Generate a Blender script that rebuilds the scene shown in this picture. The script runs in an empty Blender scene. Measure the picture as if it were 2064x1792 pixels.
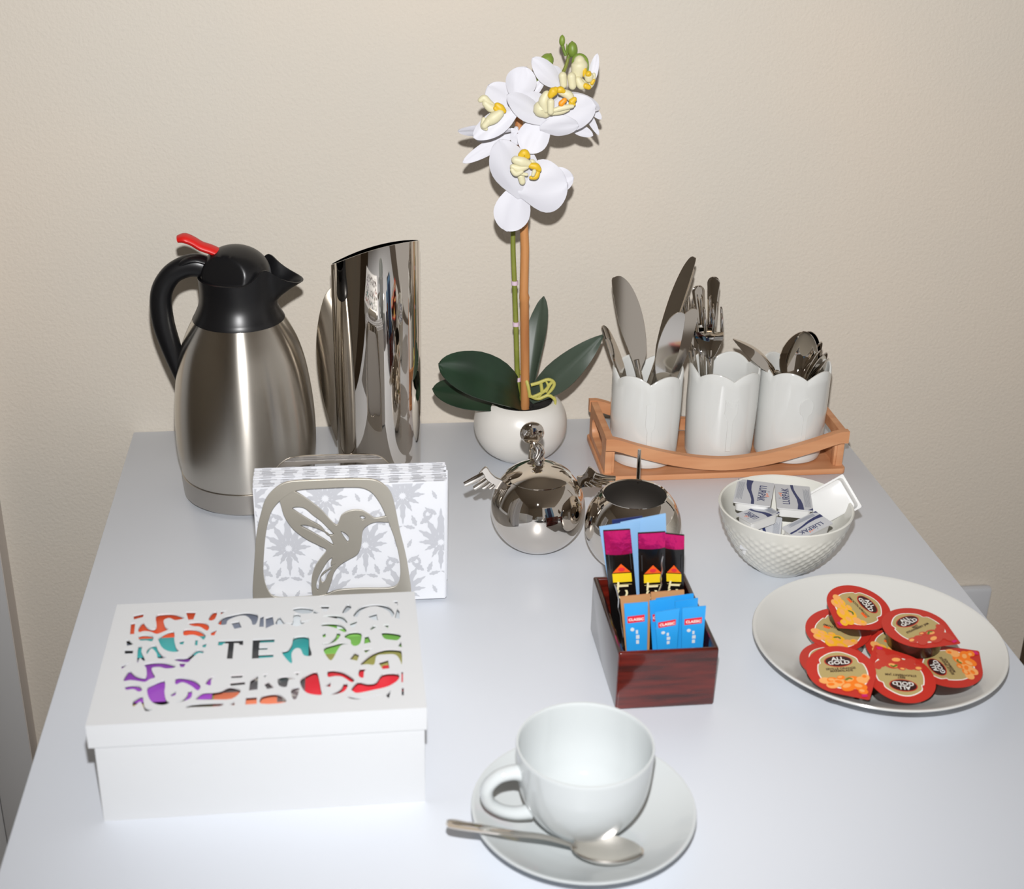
import bpy, bmesh, math, random
from math import pi, sin, cos, radians, sqrt
from mathutils import Matrix, Vector
random.seed(7)
scn = bpy.context.scene
col = scn.collection
# ---------------------------------------------------------------- camera
# world: x right along the wall, y towards the wall (wall at 1.337), z up, table top at z = 0, floor at -0.75
CAM = Vector((0, 0, .6)); F = 2800.; PX, PY = 1032., 896.
RIGHT = Vector((0.99283324, -0.11781283, 0.02005743))
DOWN = Vector((-0.03178932, -0.4221359, -0.90597501))
FWD = Vector((0.11520244, 0.89884449, -0.42285574))
cam_data = bpy.data.cameras.new('camera'); cam = bpy.data.objects.new('camera', cam_data); col.objects.link(cam)
m = Matrix((RIGHT, -DOWN, -FWD)).transposed().to_4x4(); m.translation = CAM
cam.matrix_world = m
cam_data.sensor_width = 36; cam_data.lens = 36 * F / 2064; cam_data.clip_start = .02
cam_data.dof.use_dof = True; cam_data.dof.focus_distance = 1.27; cam_data.dof.aperture_fstop = 9
scn.camera = cam
# ---------------------------------------------------------------- light
w = bpy.data.worlds.new('world'); scn.world = w; w.use_nodes = True
w.node_tree.nodes['Background'].inputs[0].default_value = (1, .95, .90, 1)
w.node_tree.nodes['Background'].inputs[1].default_value = .42
fl = bpy.data.lights.new('camera_flash', 'SPOT'); fl.energy = 61; fl.color = (1, .995, 1.0)
fl.shadow_soft_size = .011; fl.spot_size = radians(112); fl.spot_blend = 1.0
flo = bpy.data.objects.new('camera_flash', fl); col.objects.link(flo)
flo.location = CAM - DOWN * .105 + FWD * .01
flo.rotation_euler = (FWD * 1 - DOWN * .20 + RIGHT * .03).to_track_quat('-Z', 'Y').to_euler()
scn.view_settings.view_transform = 'Standard'; scn.view_settings.look = 'None'
scn.view_settings.gamma = 1; scn.view_settings.use_curve_mapping = False
scn.view_settings.exposure = 0.13

def ray(px, py):
    return RIGHT * (px - PX) + DOWN * (py - PY) + FWD * F
def AT(px, py, z=0.):      # point at height z seen at photo pixel
    r = ray(px, py); return CAM + r * ((z - CAM.z) / r.z)
def ON(px, py, y):         # point on the vertical plane at depth y
    r = ray(px, py); return CAM + r * (y / r.y)

# ---------------------------------------------------------------- materials
def lin(v):
    v /= 255.; return v / 12.92 if v <= .04045 else ((v + .055) / 1.055) ** 2.4
def C(r, g, b): return (lin(r), lin(g), lin(b), 1)
def mat(name, c, rough=.5, metal=0., spec=.5, coat=0., bump=None, aniso=0., sss=0., noise=None):
    M = bpy.data.materials.new(name); M.use_nodes = True; nt = M.node_tree; b = nt.nodes['Principled BSDF']
    b.inputs['Base Color'].default_value = c; b.inputs['Roughness'].default_value = rough
    b.inputs['Metallic'].default_value = metal; b.inputs['Specular IOR Level'].default_value = spec
    b.inputs['Coat Weight'].default_value = coat; b.inputs['Coat Roughness'].default_value = .05
    tc = nt.nodes.new('ShaderNodeTexCoord')
    if aniso:
        b.inputs['Anisotropic'].default_value = aniso
        b.inputs['Anisotropic Rotation'].default_value = .25; t = nt.nodes.new('ShaderNodeTangent'); t.direction_type = 'RADIAL'; t.axis = 'Z'; nt.links.new(t.outputs[0], b.inputs['Tangent'])
    if sss:
        b.inputs['Subsurface Weight'].default_value = sss; b.inputs['Subsurface Radius'].default_value = (.01, .01, .01)
    if bump:
        sc, st, det = bump; n = nt.nodes.new('ShaderNodeTexNoise'); n.inputs['Scale'].default_value = sc; n.inputs['Detail'].default_value = det
        nt.links.new(tc.outputs['Object'], n.inputs['Vector'])
        bp = nt.nodes.new('ShaderNodeBump'); bp.inputs['Strength'].default_value = st; bp.inputs['Distance'].default_value = .001
        nt.links.new(n.outputs[0], bp.inputs['Height']); nt.links.new(bp.outputs[0], b.inputs['Normal'])
    if noise:
        c2, sc, lo, hi, stretch = noise
        mp = nt.nodes.new('ShaderNodeMapping'); mp.inputs['Scale'].default_value = stretch
        nt.links.new(tc.outputs['Object'], mp.inputs[0])
        n = nt.nodes.new('ShaderNodeTexNoise'); n.inputs['Scale'].default_value = sc; n.inputs['Detail'].default_value = 6
        nt.links.new(mp.outputs[0], n.inputs['Vector'])
        r = nt.nodes.new('ShaderNodeValToRGB'); r.color_ramp.elements[0].position = lo; r.color_ramp.elements[1].position = hi
        r.color_ramp.elements[0].color = c; r.color_ramp.elements[1].color = c2
        nt.links.new(n.outputs[0], r.inputs[0]); nt.links.new(r.outputs[0], b.inputs['Base Color'])
    return M
M = {}
M['wall'] = mat('wall_plaster', C(205, 199, 188), .85, spec=.2, bump=(300, .7, 6), noise=(C(212, 202, 188), 2.2, .35, .65, (1, 1, 1)))
M['table'] = mat('white_laminate', C(218, 223, 231), .36, spec=.75)
M['floor'] = mat('floor_tile', C(120, 105, 88), .5)
M['ceiling'] = mat('ceiling_paint', C(200, 190, 178), .9)
M['whitewood'] = mat('white_painted_wood', C(207, 209, 211), .5, bump=(90, .1, 3))
M['doorpaint'] = mat('door_paint', C(196, 196, 196), .5)
M['reveal'] = mat('frame_side_shade', C(205, 196, 188), .6)  # door frame paint tinted brownish to carry the shade of its side face
M['dark'] = mat('recess_shade', C(18, 15, 13), .8)  # near-black: darkness of the passage put into the colour
M['steel'] = mat('brushed_steel', C(206, 201, 192), .27, 1., aniso=.92)
M['steelbase'] = mat('satin_steel_base', C(188, 183, 176), .38, 1.)
M['chrome'] = mat('polished_steel', C(214, 208, 200), .045, 1.)
M['mirror'] = mat('mirror_chrome', C(220, 213, 204), .02, 1.)
M['spoon'] = mat('bowl_reflection_steel', C(232, 228, 222), .24, 1.)  # lighter, rougher steel: the bowl's bright reflection put into the material
M['satin'] = mat('satin_inside_steel', C(150, 144, 138), .5, 1.)
M['nickel'] = mat('brushed_nickel', C(214, 209, 197), .50, 1.)
M['blackplastic'] = mat('black_plastic', C(17, 17, 19), .34, spec=.45)
M['red'] = mat('red_plastic', C(205, 26, 22), .4)
M['porcelain'] = mat('white_porcelain', C(214, 215, 212), .12, spec=.5, coat=.3)
M['bowl'] = mat('ivory_porcelain', C(214, 213, 205), .2, spec=.5)
M['plate'] = mat('white_glazed_plate', C(210, 210, 206), .14, spec=.5)
M['cup'] = mat('white_glazed_cup', C(200, 205, 206), .08, spec=.55)
M['pot'] = mat('satin_white_ceramic', C(216, 213, 207), .33)
M['bamboo'] = mat('bamboo_wood', C(208, 152, 110), .5, noise=(C(190, 128, 86), 9, .35, .7, (1, 9, 9)))
M['stake'] = mat('bamboo_cane', C(190, 132, 78), .5, noise=(C(160, 100, 55), 20, .4, .75, (6, 6, .6)))
M['soil'] = mat('black_soil', C(22, 20, 18), .9, bump=(300, 1, 2))
M['leaf'] = mat('orchid_leaf', C(22, 42, 27), .38, noise=(C(30, 54, 36), 20, .4, .7, (1, 1, 1)))
M['leafback'] = mat('orchid_leaf_grey', C(62, 74, 62), .42)
M['stem'] = mat('green_stem', C(112, 122, 42), .45, noise=(C(135, 140, 62), 40, .4, .7, (1, 1, 1)))
M['bud'] = mat('green_bud', C(124, 146, 56), .45, noise=(C(98, 124, 44), 60, .4, .7, (1, 1, 1)))
M['root'] = mat('pale_green_root', C(186, 180, 92), .5)
M['clip'] = mat('lilac_clip', C(214, 190, 206), .5)
M['petal'] = mat('white_petal', C(208, 208, 215), .55, sss=.0)
M['cream'] = mat('cream_lip', C(214, 208, 172), .5)
M['yellow'] = mat('yellow_lip', C(216, 178, 36), .5)
M['orange'] = mat('orange_throat', C(240, 150, 20), .5)
M['darkwood'] = mat('mahogany', C(104, 28, 18), .16, spec=.5, coat=.6, noise=(C(42, 14, 10), 12, .3, .7, (1.5, 3, 14)))
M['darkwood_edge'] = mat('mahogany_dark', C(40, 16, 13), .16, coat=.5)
M['napkin'] = mat('white_paper', C(215, 217, 222), .8)
M['damask'] = mat('grey_print', C(182, 184, 190), .8)
for k, c in dict(ink_black=(24, 20, 20), ink_white=(240, 238, 232), ink_red=(188, 46, 34), ink_gold=(178, 158, 104), ink_oval=(52, 22, 20),
                 ink_orange=(238, 122, 22), ink_yellow=(240, 178, 40), ink_strawberry=(190, 62, 48), ink_peach=(238, 168, 96), ink_green=(96, 120, 40),
                 ink_navy=(34, 44, 92), ink_silver=(190, 192, 196), ink_grey=(120, 126, 140), ink_teal=(62, 160, 160), ink_purple=(146, 74, 176),
                 ink_lightblue=(140, 184, 226), ink_blue=(40, 152, 222), ink_classic=(214, 32, 52), ink_tan=(190, 140, 94), ink_lightgreen=(120, 176, 84),
                 ink_olive=(150, 148, 84), ink_crimson=(214, 50, 62), ink_rust=(206, 84, 52), ink_salmon=(226, 130, 96), ink_yellowbox=(232, 200, 30),
                 ink_pink=(200, 24, 104), ink_palegrey=(206, 212, 216), ink_charcoal=(62, 62, 64), ink_brightorange=(240, 98, 34),
                 ink_creamtext=(232, 222, 176)).items():
    M[k] = mat(k, C(*c), .45)
M['foil_pink'] = mat('pink_foil', C(222, 34, 118), .28, .7, bump=(160, 1.0, 2))
M['foil_black'] = mat('black_foil', C(16, 14, 14), .22, spec=.6, bump=(60, .4, 2))
M['foil_silver'] = mat('silver_foil', C(216, 216, 218), .18, .9, bump=(90, .8, 2))
M['tray'] = mat('white_plastic_tub', C(222, 222, 220), .3, sss=.0)
M['jamtub'] = mat('dark_jam_tub', C(58, 30, 22), .25)
M['socket'] = mat('socket_plastic', C(196, 198, 202), .35)
M['gold_trim'] = mat('gold_ink', C(196, 180, 120), .4)

# ---------------------------------------------------------------- helpers
def fin(bm, ang=38):
    me = bpy.data.meshes.new('m'); bmesh.ops.recalc_face_normals(bm, faces=bm.faces); bm.to_mesh(me); bm.free()
    return smooth(me, ang)
def smooth(me, ang=38):
    for p in me.polygons: p.use_smooth = True
    me.set_sharp_from_angle(angle=radians(ang)); return me
WORLD = {}
def tag(o, label=None, cat=None, group=None, kind=None):
    if label: o['label'] = label
    if cat: o['category'] = cat
    if group: o['group'] = group
    if kind: o['kind'] = kind
    return o
def thing(name, loc, label, cat, group=None):
    o = bpy.data.objects.new(name, None); col.objects.link(o); o.empty_display_size = .02
    o.location = loc; WORLD[o.name] = Vector(loc); return tag(o, label, cat, group)
def obj(name, me, m, parent=None, label=None, loc=None):
    """me in world coordinates; mesh object under parent, or top-level with its origin at loc"""
    off = WORLD[parent.name] if parent else Vector(loc or (0, 0, 0))
    if off.length: me.transform(Matrix.Translation(-off))
    if not isinstance(m, (list, tuple)): m = [m]
    for k in m: me.materials.append(M[k])
    me.name = name
    o = bpy.data.objects.new(name, me); col.objects.link(o)
    if parent: o.parent = parent; WORLD[o.name] = off
    else: o.location = off; WORLD[o.name] = off
    if label: o['label'] = label
    return o
def copy_tree(o, parent=None):
    c = o.copy(); col.objects.link(c); c.parent = parent
    WORLD[c.name] = WORLD.get(o.name, Vector((0, 0, 0)))
    for ch in list(o.children): copy_tree(ch, c)
    return c
def box(bm, x0, x1, y0, y1, z0, z1, bev=0., seg=2, mi=0):
    r = bmesh.ops.create_cube(bm, size=1.)
    bmesh.ops.transform(bm, matrix=Matrix.Translation(((x0 + x1) / 2, (y0 + y1) / 2, (z0 + z1) / 2)) @ Matrix.Diagonal((x1 - x0, y1 - y0, z1 - z0, 1)), verts=r['verts'])
    fs = list({f for v in r['verts'] for f in v.link_faces})
    for f in fs: f.material_index = mi
    if bev:
        es = list({e for v in r['verts'] for e in v.link_edges})
        bmesh.ops.bevel(bm, geom=es, offset=bev, segments=seg, affect='EDGES', profile=.5)
def boxme(*a, **k):
    bm = bmesh.new(); box(bm, *a, **k); return fin(bm)
def lathe(profile, cx=0, cy=0, seg=72, fn=None, bm=None, closed=False):
    own = bm is None; bm = bm or bmesh.new(); rings = []
    for r, z in profile:
        if r < 1e-6: rings.append([bm.verts.new((cx, cy, z))]); continue
        ring = []
        for i in range(seg):
            a = 2 * pi * i / seg; rr, zz = fn(r, z, a) if fn else (r, z)
            ring.append(bm.verts.new((cx + rr * cos(a), cy + rr * sin(a), zz)))
        rings.append(ring)
    prs = list(zip(rings, rings[1:])) + ([(rings[-1], rings[0])] if closed else [])
    for a, b in prs:
        for i in range(seg):
            j = (i + 1) % seg
            if len(a) == 1 and len(b) == 1: continue
            if len(a) == 1: bm.faces.new((a[0], b[i], b[j]))
            elif len(b) == 1: bm.faces.new((a[i], a[j], b[0]))
            else: bm.faces.new((a[i], a[j], b[j], b[i]))
    return fin(bm) if own else bm
def spline(pts, n):
    """catmull-rom through pts (tuples of any length), n steps per span"""
    out = []; P = [pts[0]] + list(pts) + [pts[-1]]
    for i in range(1, len(P) - 2):
        for k in range(n):
            t = k / n; o = []
            for a, b, c, d in zip(P[i - 1], P[i], P[i + 1], P[i + 2]):
                o.append(.5 * ((2 * b) + (-a + c) * t + (2 * a - 5 * b + 4 * c - d) * t * t + (-a + 3 * b - 3 * c + d) * t ** 3))
            out.append(tuple(o))
    out.append(tuple(pts[-1])); return out
def tube(pts, rad, seg=12, flat=1., up=None, bm=None, n=0):
    """pts: 3d points; rad: radius or list; flat: thickness ratio along the 'up' axis"""
    own = bm is None; bm = bm or bmesh.new()
    pts = [tuple(p) for p in pts]
    if not isinstance(rad, (list, tuple)): rad = [rad] * len(pts)
    if n:
        q = spline([p + (r,) for p, r in zip(pts, rad)], n); pts = [p[:3] for p in q]; rad = [p[3] for p in q]
    P = [Vector(p) for p in pts]; rings = []; upv = Vector(up) if up else None
    prev = None
    for i, p in enumerate(P):
        d = (P[min(i + 1, len(P) - 1)] - P[max(i - 1, 0)]).normalized()
        if upv: a = d.cross(upv).normalized()
        elif prev is None: a = d.cross(Vector((.3, .2, .9))).normalized()
        else: a = (prev - d * prev.dot(d)).normalized()
        b = a.cross(d).normalized(); prev = a
        rings.append([bm.verts.new(p + a * (rad[i] * cos(2 * pi * k / seg)) + b * (rad[i] * flat * sin(2 * pi * k / seg))) for k in range(seg)])
    for r0, r1 in zip(rings, rings[1:]):
        for k in range(seg): bm.faces.new((r0[k], r0[(k + 1) % seg], r1[(k + 1) % seg], r1[k]))
    bm.faces.new(rings[0]); bm.faces.new(rings[-1])
    return fin(bm) if own else bm
def ball(c, r, sc=(1, 1, 1), rot=None, bm=None, u=20, v=12):
    own = bm is None; bm = bm or bmesh.new()
    mt = Matrix.Translation(Vector(c)) @ (rot.to_4x4() if rot else Matrix()) @ Matrix.Diagonal((sc[0], sc[1], sc[2], 1))
    bmesh.ops.create_uvsphere(bm, u_segments=u, v_segments=v, radius=r, matrix=mt)
    return fin(bm) if own else bm
def poly(splines, depth, bevel=0.):
    """filled 2-D outline with holes, extruded +-depth about z=0"""
    cu = bpy.data.curves.new('c', 'CURVE'); cu.dimensions = '2D'; cu.fill_mode = 'BOTH'
    cu.extrude = max(depth - bevel, 0); cu.bevel_depth = bevel; cu.bevel_resolution = 1
    for s in splines:
        sp = cu.splines.new('POLY'); sp.points.add(len(s) - 1)
        for p, q in zip(sp.points, s): p.co = (q[0], q[1], 0, 1)
        sp.use_cyclic_u = True
    o = bpy.data.objects.new('t', cu); me = bpy.data.meshes.new_from_object(o)
    bpy.data.objects.remove(o); bpy.data.curves.remove(cu); me.materials.clear(); return me
def text(body, size, depth=.00008, align='CENTER', shear=0., weight=0.):
    cu = bpy.data.curves.new('t', 'FONT'); cu.body = body; cu.size = size; cu.extrude = depth; cu.align_x = align; cu.align_y = 'CENTER'
    cu.shear = shear; cu.offset = weight; cu.resolution_u = 3; cu.space_line = .82
    o = bpy.data.objects.new('t', cu); me = bpy.data.meshes.new_from_object(o)
    bpy.data.objects.remove(o); bpy.data.curves.remove(cu); me.materials.clear(); return me
def frame(o, ex, ey):
    ex = Vector(ex).normalized(); ey = Vector(ey); ey = (ey - ex * ey.dot(ex)).normalized(); ez = ex.cross(ey)
    mt = Matrix((ex, ey, ez)).transposed().to_4x4(); mt.translation = Vector(o); return mt
VERT = lambda y: frame((0, y, 0), (1, 0, 0), (0, 0, 1))     # 2-D (x, z) on a plane facing the camera side
def join(parts):
    """list of (mesh, matrix, material index) -> one mesh"""
    bm = bmesh.new()
    for me, mt, mi in parts:
        n0 = len(bm.faces); me2 = me.copy() if me.users else me
        me.transform(mt); bm.from_mesh(me); bm.faces.ensure_lookup_table()
        for f in bm.faces[n0:]: f.material_index = mi
        bpy.data.meshes.remove(me)
    out = bpy.data.meshes.new('j'); bm.to_mesh(out); bm.free(); return smooth(out)
def ell(cx, cy, rx, ry, n=28, rot=0.):
    return [(cx + rx * cos(2 * pi * i / n) * cos(rot) - ry * sin(2 * pi * i / n) * sin(rot), cy + rx * cos(2 * pi * i / n) * sin(rot) + ry * sin(2 * pi * i / n) * cos(rot)) for i in range(n)]
def rrect(x0, x1, y0, y1, r, n=6):
    out = []
    for cx, cy, a0 in ((x1 - r, y1 - r, 0), (x0 + r, y1 - r, pi / 2), (x0 + r, y0 + r, pi), (x1 - r, y0 + r, 1.5 * pi)):
        for i in range(n + 1): a = a0 + pi / 2 * i / n; out.append((cx + r * cos(a), cy + r * sin(a)))
    return out
def smoothloop(pts, n=5):
    P = list(pts); N = len(P); out = []
    for i in range(N):
        p0, p1, p2, p3 = P[i - 1], P[i], P[(i + 1) % N], P[(i + 2) % N]
        for k in range(n):
            t = k / n
            out.append(tuple(.5 * ((2 * b) + (-a + c) * t + (2 * a - 5 * b + 4 * c - d) * t * t + (-a + 3 * b - 3 * c + d) * t ** 3) for a, b, c, d in zip(p0, p1, p2, p3)))
    return out
def ribbon(bm, pts, wd, z0, z1):
    """flat bar with square section along 2-D points; wd a width or list"""
    n = len(pts); wd = wd if isinstance(wd, (list, tuple)) else [wd] * n; R = []
    for i, p in enumerate(pts):
        a = pts[max(i - 1, 0)]; b = pts[min(i + 1, n - 1)]; dx, dy = b[0] - a[0], b[1] - a[1]; L = math.hypot(dx, dy) or 1
        nx, ny = -dy / L * wd[i] / 2, dx / L * wd[i] / 2
        R.append([bm.verts.new((p[0] + nx, p[1] + ny, z0)), bm.verts.new((p[0] - nx, p[1] - ny, z0)), bm.verts.new((p[0] - nx, p[1] - ny, z1)), bm.verts.new((p[0] + nx, p[1] + ny, z1))])
    for r0, r1 in zip(R, R[1:]):
        for k in range(4): bm.faces.new((r0[k], r0[(k + 1) % 4], r1[(k + 1) % 4], r1[k]))
    bm.faces.new(R[0]); bm.faces.new(R[-1][::-1])

# ================================================================ SETTING
WY = 1.337
obj('wall_back', boxme(-.3645, .80, WY, WY + .12, -.75, 1.65), 'wall')['kind'] = 'structure'
obj('wall_left', boxme(-1.9, -.3645, WY + .03, WY + .12, -.75, 1.65), 'wall')['kind'] = 'structure'
obj('wall_right', boxme(.80, 2.6, WY + .9, WY + 1.0, -.75, 1.65), 'dark')['kind'] = 'structure'  # panel behind the corner, coloured near-black for the unlit passage
obj('wall_side', boxme(-2.0, -1.9, -2.4, WY + .12, -.75, 1.65), 'wall')['kind'] = 'structure'
obj('wall_front', boxme(-2.0, .35, -2.5, -2.4, -.75, 1.65), 'wall')['kind'] = 'structure'
obj('floor', boxme(-1.9, 2.6, -2.4, WY + 1., -.80, -.75), 'floor')['kind'] = 'structure'
obj('ceiling', boxme(-1.9, 2.6, -2.4, WY + 1., 1.65, 1.70), 'ceiling')['kind'] = 'structure'
# white door frame / panel at the far left, standing 30 mm proud of the wall
d = obj('door_1', boxme(-.95, -.4085, WY - .022, WY + .03, -.75, 1.35), 'doorpaint'); d['kind'] = 'structure'
obj('door_frame', boxme(-.4055, -.3645, WY - .030, WY + .03, -.75, 1.40, bev=.0015), 'doorpaint', d)
obj('door_frame', boxme(-.3665, -.3640, WY - .029, WY + .0005, -.75, 1.40), 'reveal', d, label='side edge of the door frame, brownish shade painted in')
d = thing('wall_socket', (.70, WY, -.27), 'white plastic wall socket plate low beside the table, half hidden', 'socket')
obj('plate', boxme(.652, .7425, WY - .012, WY, -.315, -.229, bev=.005), 'socket', d)
obj('switch', boxme(.712, .726, WY - .0155, WY - .0115, -.285, -.262, bev=.001), 'socket', d)

t = thing('table', (.1455, .78, -.75), 'long white laminate table with its short end against the wall', 'table')
TX0, TX1, TY0, TY1 = -.2215, .5112, .22, 1.3355
obj('tabletop', boxme(TX0, TX1, TY0, TY1, -.030, 0, bev=.0015), 'table', t)
bm = bmesh.new(); box(bm, TX0 + .03, TX1 - .03, TY0 + .03, TY0 + .05, -.11, -.030); box(bm, TX0 + .03, TX1 - .03, TY1 - .05, TY1 - .03, -.11, -.030)
box(bm, TX0 + .03, TX0 + .05, TY0 + .05, TY1 - .05, -.11, -.030); box(bm, TX1 - .05, TX1 - .03, TY0 + .05, TY1 - .05, -.11, -.030)
obj('apron', fin(bm), 'table', t)
for x in (TX0 + .03, TX1 - .08):
    for y in (TY0 + .03, TY1 - .08): obj('leg', boxme(x, x + .05, y, y + .05, -.75, -.030, bev=.003), 'table', t)

# ================================================================ THERMAL CARAFE
cx, cy = -.096, 1.1956
t = thing('thermal_carafe', (cx, cy, 0), 'brushed steel thermal carafe with black spout, handle and red lever', 'carafe')
obj('base_band', lathe([(0, .0), (.055, .0), (.0605, .004), (.0615, .0235), (.0595, .0245), (0, .0245)], cx, cy), 'steelbase', t, label='matt steel band around the bottom')
prof = spline([(.0607, .0245), (.0635, .045), (.0640, .065), (.0632, .085), (.0612, .105), (.0575, .128), (.0520, .148), (.0450, .164), (.0385, .176)], 5)
obj('body', lathe([(0, .0246)] + prof + [(0, .177)], cx, cy, 96), 'steel', t)
ca = radians(-4)
def collar(r, z, a):
    d = (a - ca + pi) % (2 * pi) - pi
    if z < .187: return r, z
    k = min(1, (z - .187) / .024)
    tip = math.exp(-(abs(d) / .42) ** 2.6); side = math.exp(-((abs(d) - .70) / .30) ** 2)
    rr = r + .0255 * tip * k ** 1.25 + .003 * side * k
    zz = z + k * (.0125 * side - .004 * tip)
    return rr, zz
prof = [(.030, .168), (.0405, .1690), (.0408, .1725), (.0385, .1765), (.0350, .1840), (.0335, .1900), (.0330, .1960), (.0330, .2030), (.0335, .2110),
        (.0320, .2115), (.0305, .2050), (.0300, .1980), (0, .1975)]
obj('neck', lathe(prof, cx, cy, 96, collar), 'blackplastic', t, label='black plastic neck with pouring spout')
# domed lid with a flat thumb facet
bm = lathe([(0, .190), (.0300, .190), (.0312, .200), (.0310, .212)] + [(.0308 * cos(a), .213 + .0255 * sin(a)) for a in [i * pi / 2 / 14 for i in range(14)]] + [(0, .2385)], cx, cy, 96, bm=bmesh.new())
nrm = Vector((-.42, -.88, .25)).normalized()
for v in bm.verts:
    if v.co.z > .206:
        dd = (v.co - Vector((cx, cy, .213))).dot(nrm) - .0225
        if dd > 0: v.co -= nrm * dd * .9
obj('lid', fin(bm, 30), 'blackplastic', t, label='black domed lid')
# handle
hp = [ON(425, 545, cy), ON(400, 535, cy), ON(372, 538, cy), ON(343, 556, cy), ON(325, 592, cy), ON(328, 645, cy), ON(345, 700, cy), ON(368, 762, cy)]
bm = bmesh.new(); tube(hp, [.010, .0105, .0098, .0092, .0095, .0100, .0092, .0070], 18, .85, (0, 1, 0), bm=bm, n=6)
obj('handle', fin(bm, 60), 'blackplastic', t, label='black curved handle')
obj('handle_cap', tube([ON(418, 527, cy), ON(395, 521, cy), ON(370, 527, cy), ON(350, 543, cy)], [.0085, .0088, .0085, .0045], 16, .45, (0, 0, 1), n=5), 'blackplastic', t)
lv = [ON(445, 512, cy), ON(425, 503, cy), ON(405, 496, cy), ON(388, 486, cy), ON(372, 480, cy), ON(358, 482, cy)]
obj('lever', tube(lv, [.0080, .0082, .0080, .0080, .0082, .0060], 16, .50, (0, 0, 1), n=5), 'red', t, label='red thumb lever')

# ================================================================ POLISHED JUG
jx, jy, jr = .0270, 1.205, .0400
t = thing('jug', (jx, jy, 0), 'tall polished steel jug with slanted rim, between the carafe and the orchid', 'jug')
def rimz(x, y):
    s = (x - (jx - jr)) / (2 * jr); return .2165 + .0215 * (1 - (1 - max(0, min(1, s))) ** 1.8) + (jy - y) * .27
def jf(r, z, a):
    rr = r * (1 + .0 * cos(a))
    if z > .15:
        x, y = jx + rr * cos(a), jy + rr * sin(a); k = (z - .15) / .08; return rr, .15 + (rimz(x, y) - .15) * k
    return rr, z
prof = [(0, 0), (.0370, 0), (.0388, .002)] + [(.0392 + .0008 * i / 8, .01 + .14 * i / 8) for i in range(9)] + [(.0400, .19), (.0400, .230), (.0388, .2301), (.0386, .19), (.0382, .12), (.037, .005), (0, .0045)]
me = lathe(prof, jx, jy, 120, jf)
obj('body', me, 'mirror', t)
# handle: crescent-shaped sheet standing off the left side
hy = jy + .004
oc = [(672, 575), (656, 598), (645, 635), (638.5, 680), (638, 720), (643, 765), (651, 805), (661, 842), (678, 890)]
ic = [(690, 880), (688, 800), (686, 700), (684, 600)]
q_ = [(lambda p: (p.x, p.z))(ON(a, b, hy)) for a, b in oc + ic]
me = poly([spline(q_[:9], 4) + q_[9:]], .0008, .0002); me.transform(frame((0, hy, 0), (1, 0, 0), (0, 0, 1)))
for v in me.vertices: v.co.y += max(0, (jx - jr + .004 - v.co.x)) * .55
obj('handle', smooth(me), 'chrome', t, label='crescent sheet-steel handle')

# ================================================================ NAPKIN HOLDER AND NAPKINS
NY0, NY1 = .9780, 1.012
FY = .9735
t = thing('napkin_holder', (-.005, .995, 0), 'nickel napkin holder with a hummingbird cut into its front', 'napkin holder')
cp = lambda pts, y=FY: [((lambda q: (q.x, q.z))(ON(490 + x / 4.69, 900 + yy / 4.69, y))) for x, yy in pts]
outer = smoothloop([(98, 1420), (110, 1100), (130, 830), (170, 640), (215, 500), (300, 400), (420, 335), (620, 318), (900, 308), (1120, 305), (1250, 318), (1340, 370), (1400, 450), (1440, 600), (1480, 800), (1530, 1000), (1565, 1200), (1582, 1400), (1500, 1560), (1300, 1590), (500, 1610), (180, 1600)], 5)
inner = smoothloop([(190, 1200), (195, 1000), (215, 800), (250, 650), (300, 555), (400, 460), (520, 405), (760, 388), (1000, 378), (1130, 385), (1220, 430), (1290, 520), (1340, 620), (1390, 740), (1440, 880), (1475, 1020), (1490, 1180), (1470, 1290), (1380, 1335), (1100, 1340), (900, 1355), (760, 1400), (500, 1425), (300, 1420), (225, 1340)], 5)
me = poly([cp(outer), cp(inner)], .0011, .0003); me.transform(VERT(FY)); obj('front_frame', smooth(me), 'nickel', t)
bird = smoothloop([(350, 470), (420, 400), (520, 440), (640, 520), (740, 600), (880, 742), (930, 650), (1010, 605), (1110, 600), (1190, 640), (1250, 675), (1380, 655),
                   (1385, 705), (1270, 705), (1190, 730), (1130, 790), (1115, 920), (1080, 1010), (1000, 1060), (920, 1110), (860, 1180), (830, 1280), (780, 1390), (700, 1440), (655, 1380), (650, 1250), (680, 1140),
                   (730, 1060), (790, 975), (720, 930), (600, 870), (480, 780), (400, 670), (365, 570)], 4)
holes = [[(465, 585), (500, 565), (580, 575), (660, 640), (740, 700), (830, 790), (860, 825), (800, 830), (735, 755), (640, 700), (560, 650)],
         [(540, 745), (590, 735), (680, 760), (770, 800), (820, 840), (855, 930), (760, 870), (640, 800)],
         [(1100, 655), (1140, 650), (1158, 675), (1125, 690)],
         [(920, 795), (970, 815), (1005, 860), (990, 900), (955, 860)],
         [(845, 1045), (800, 1075), (740, 1170), (700, 1250), (690, 1330), (715, 1350), (730, 1240), (770, 1190), (880, 1100), (830, 1115)],
         [(760, 1190), (735, 1230), (745, 1285), (775, 1270), (800, 1210), (850, 1140), (800, 1165)]]
me = poly([cp(bird)] + [cp(smoothloop(h, 4)) for h in holes], .0010, .0002); me.transform(VERT(FY)); obj('hummingbird', smooth(me), 'nickel', t, label='cut-out hummingbird with spread wing and tail')
dz = lambda pts, s: pts
bo = cp(outer, FY); bi = cp(inner, FY); BY = 1.0175
me = poly([[(x + .003, z + .000) for x, z in bo], [(x + .003, z) for x, z in bi]], .0011, .0003); me.transform(VERT(BY)); obj('back_frame', smooth(me), 'chrome', t)
obj('base', boxme(-.060, .040, FY - .001, BY + .001, .0, .0022, bev=.0005), 'nickel', t)
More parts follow.
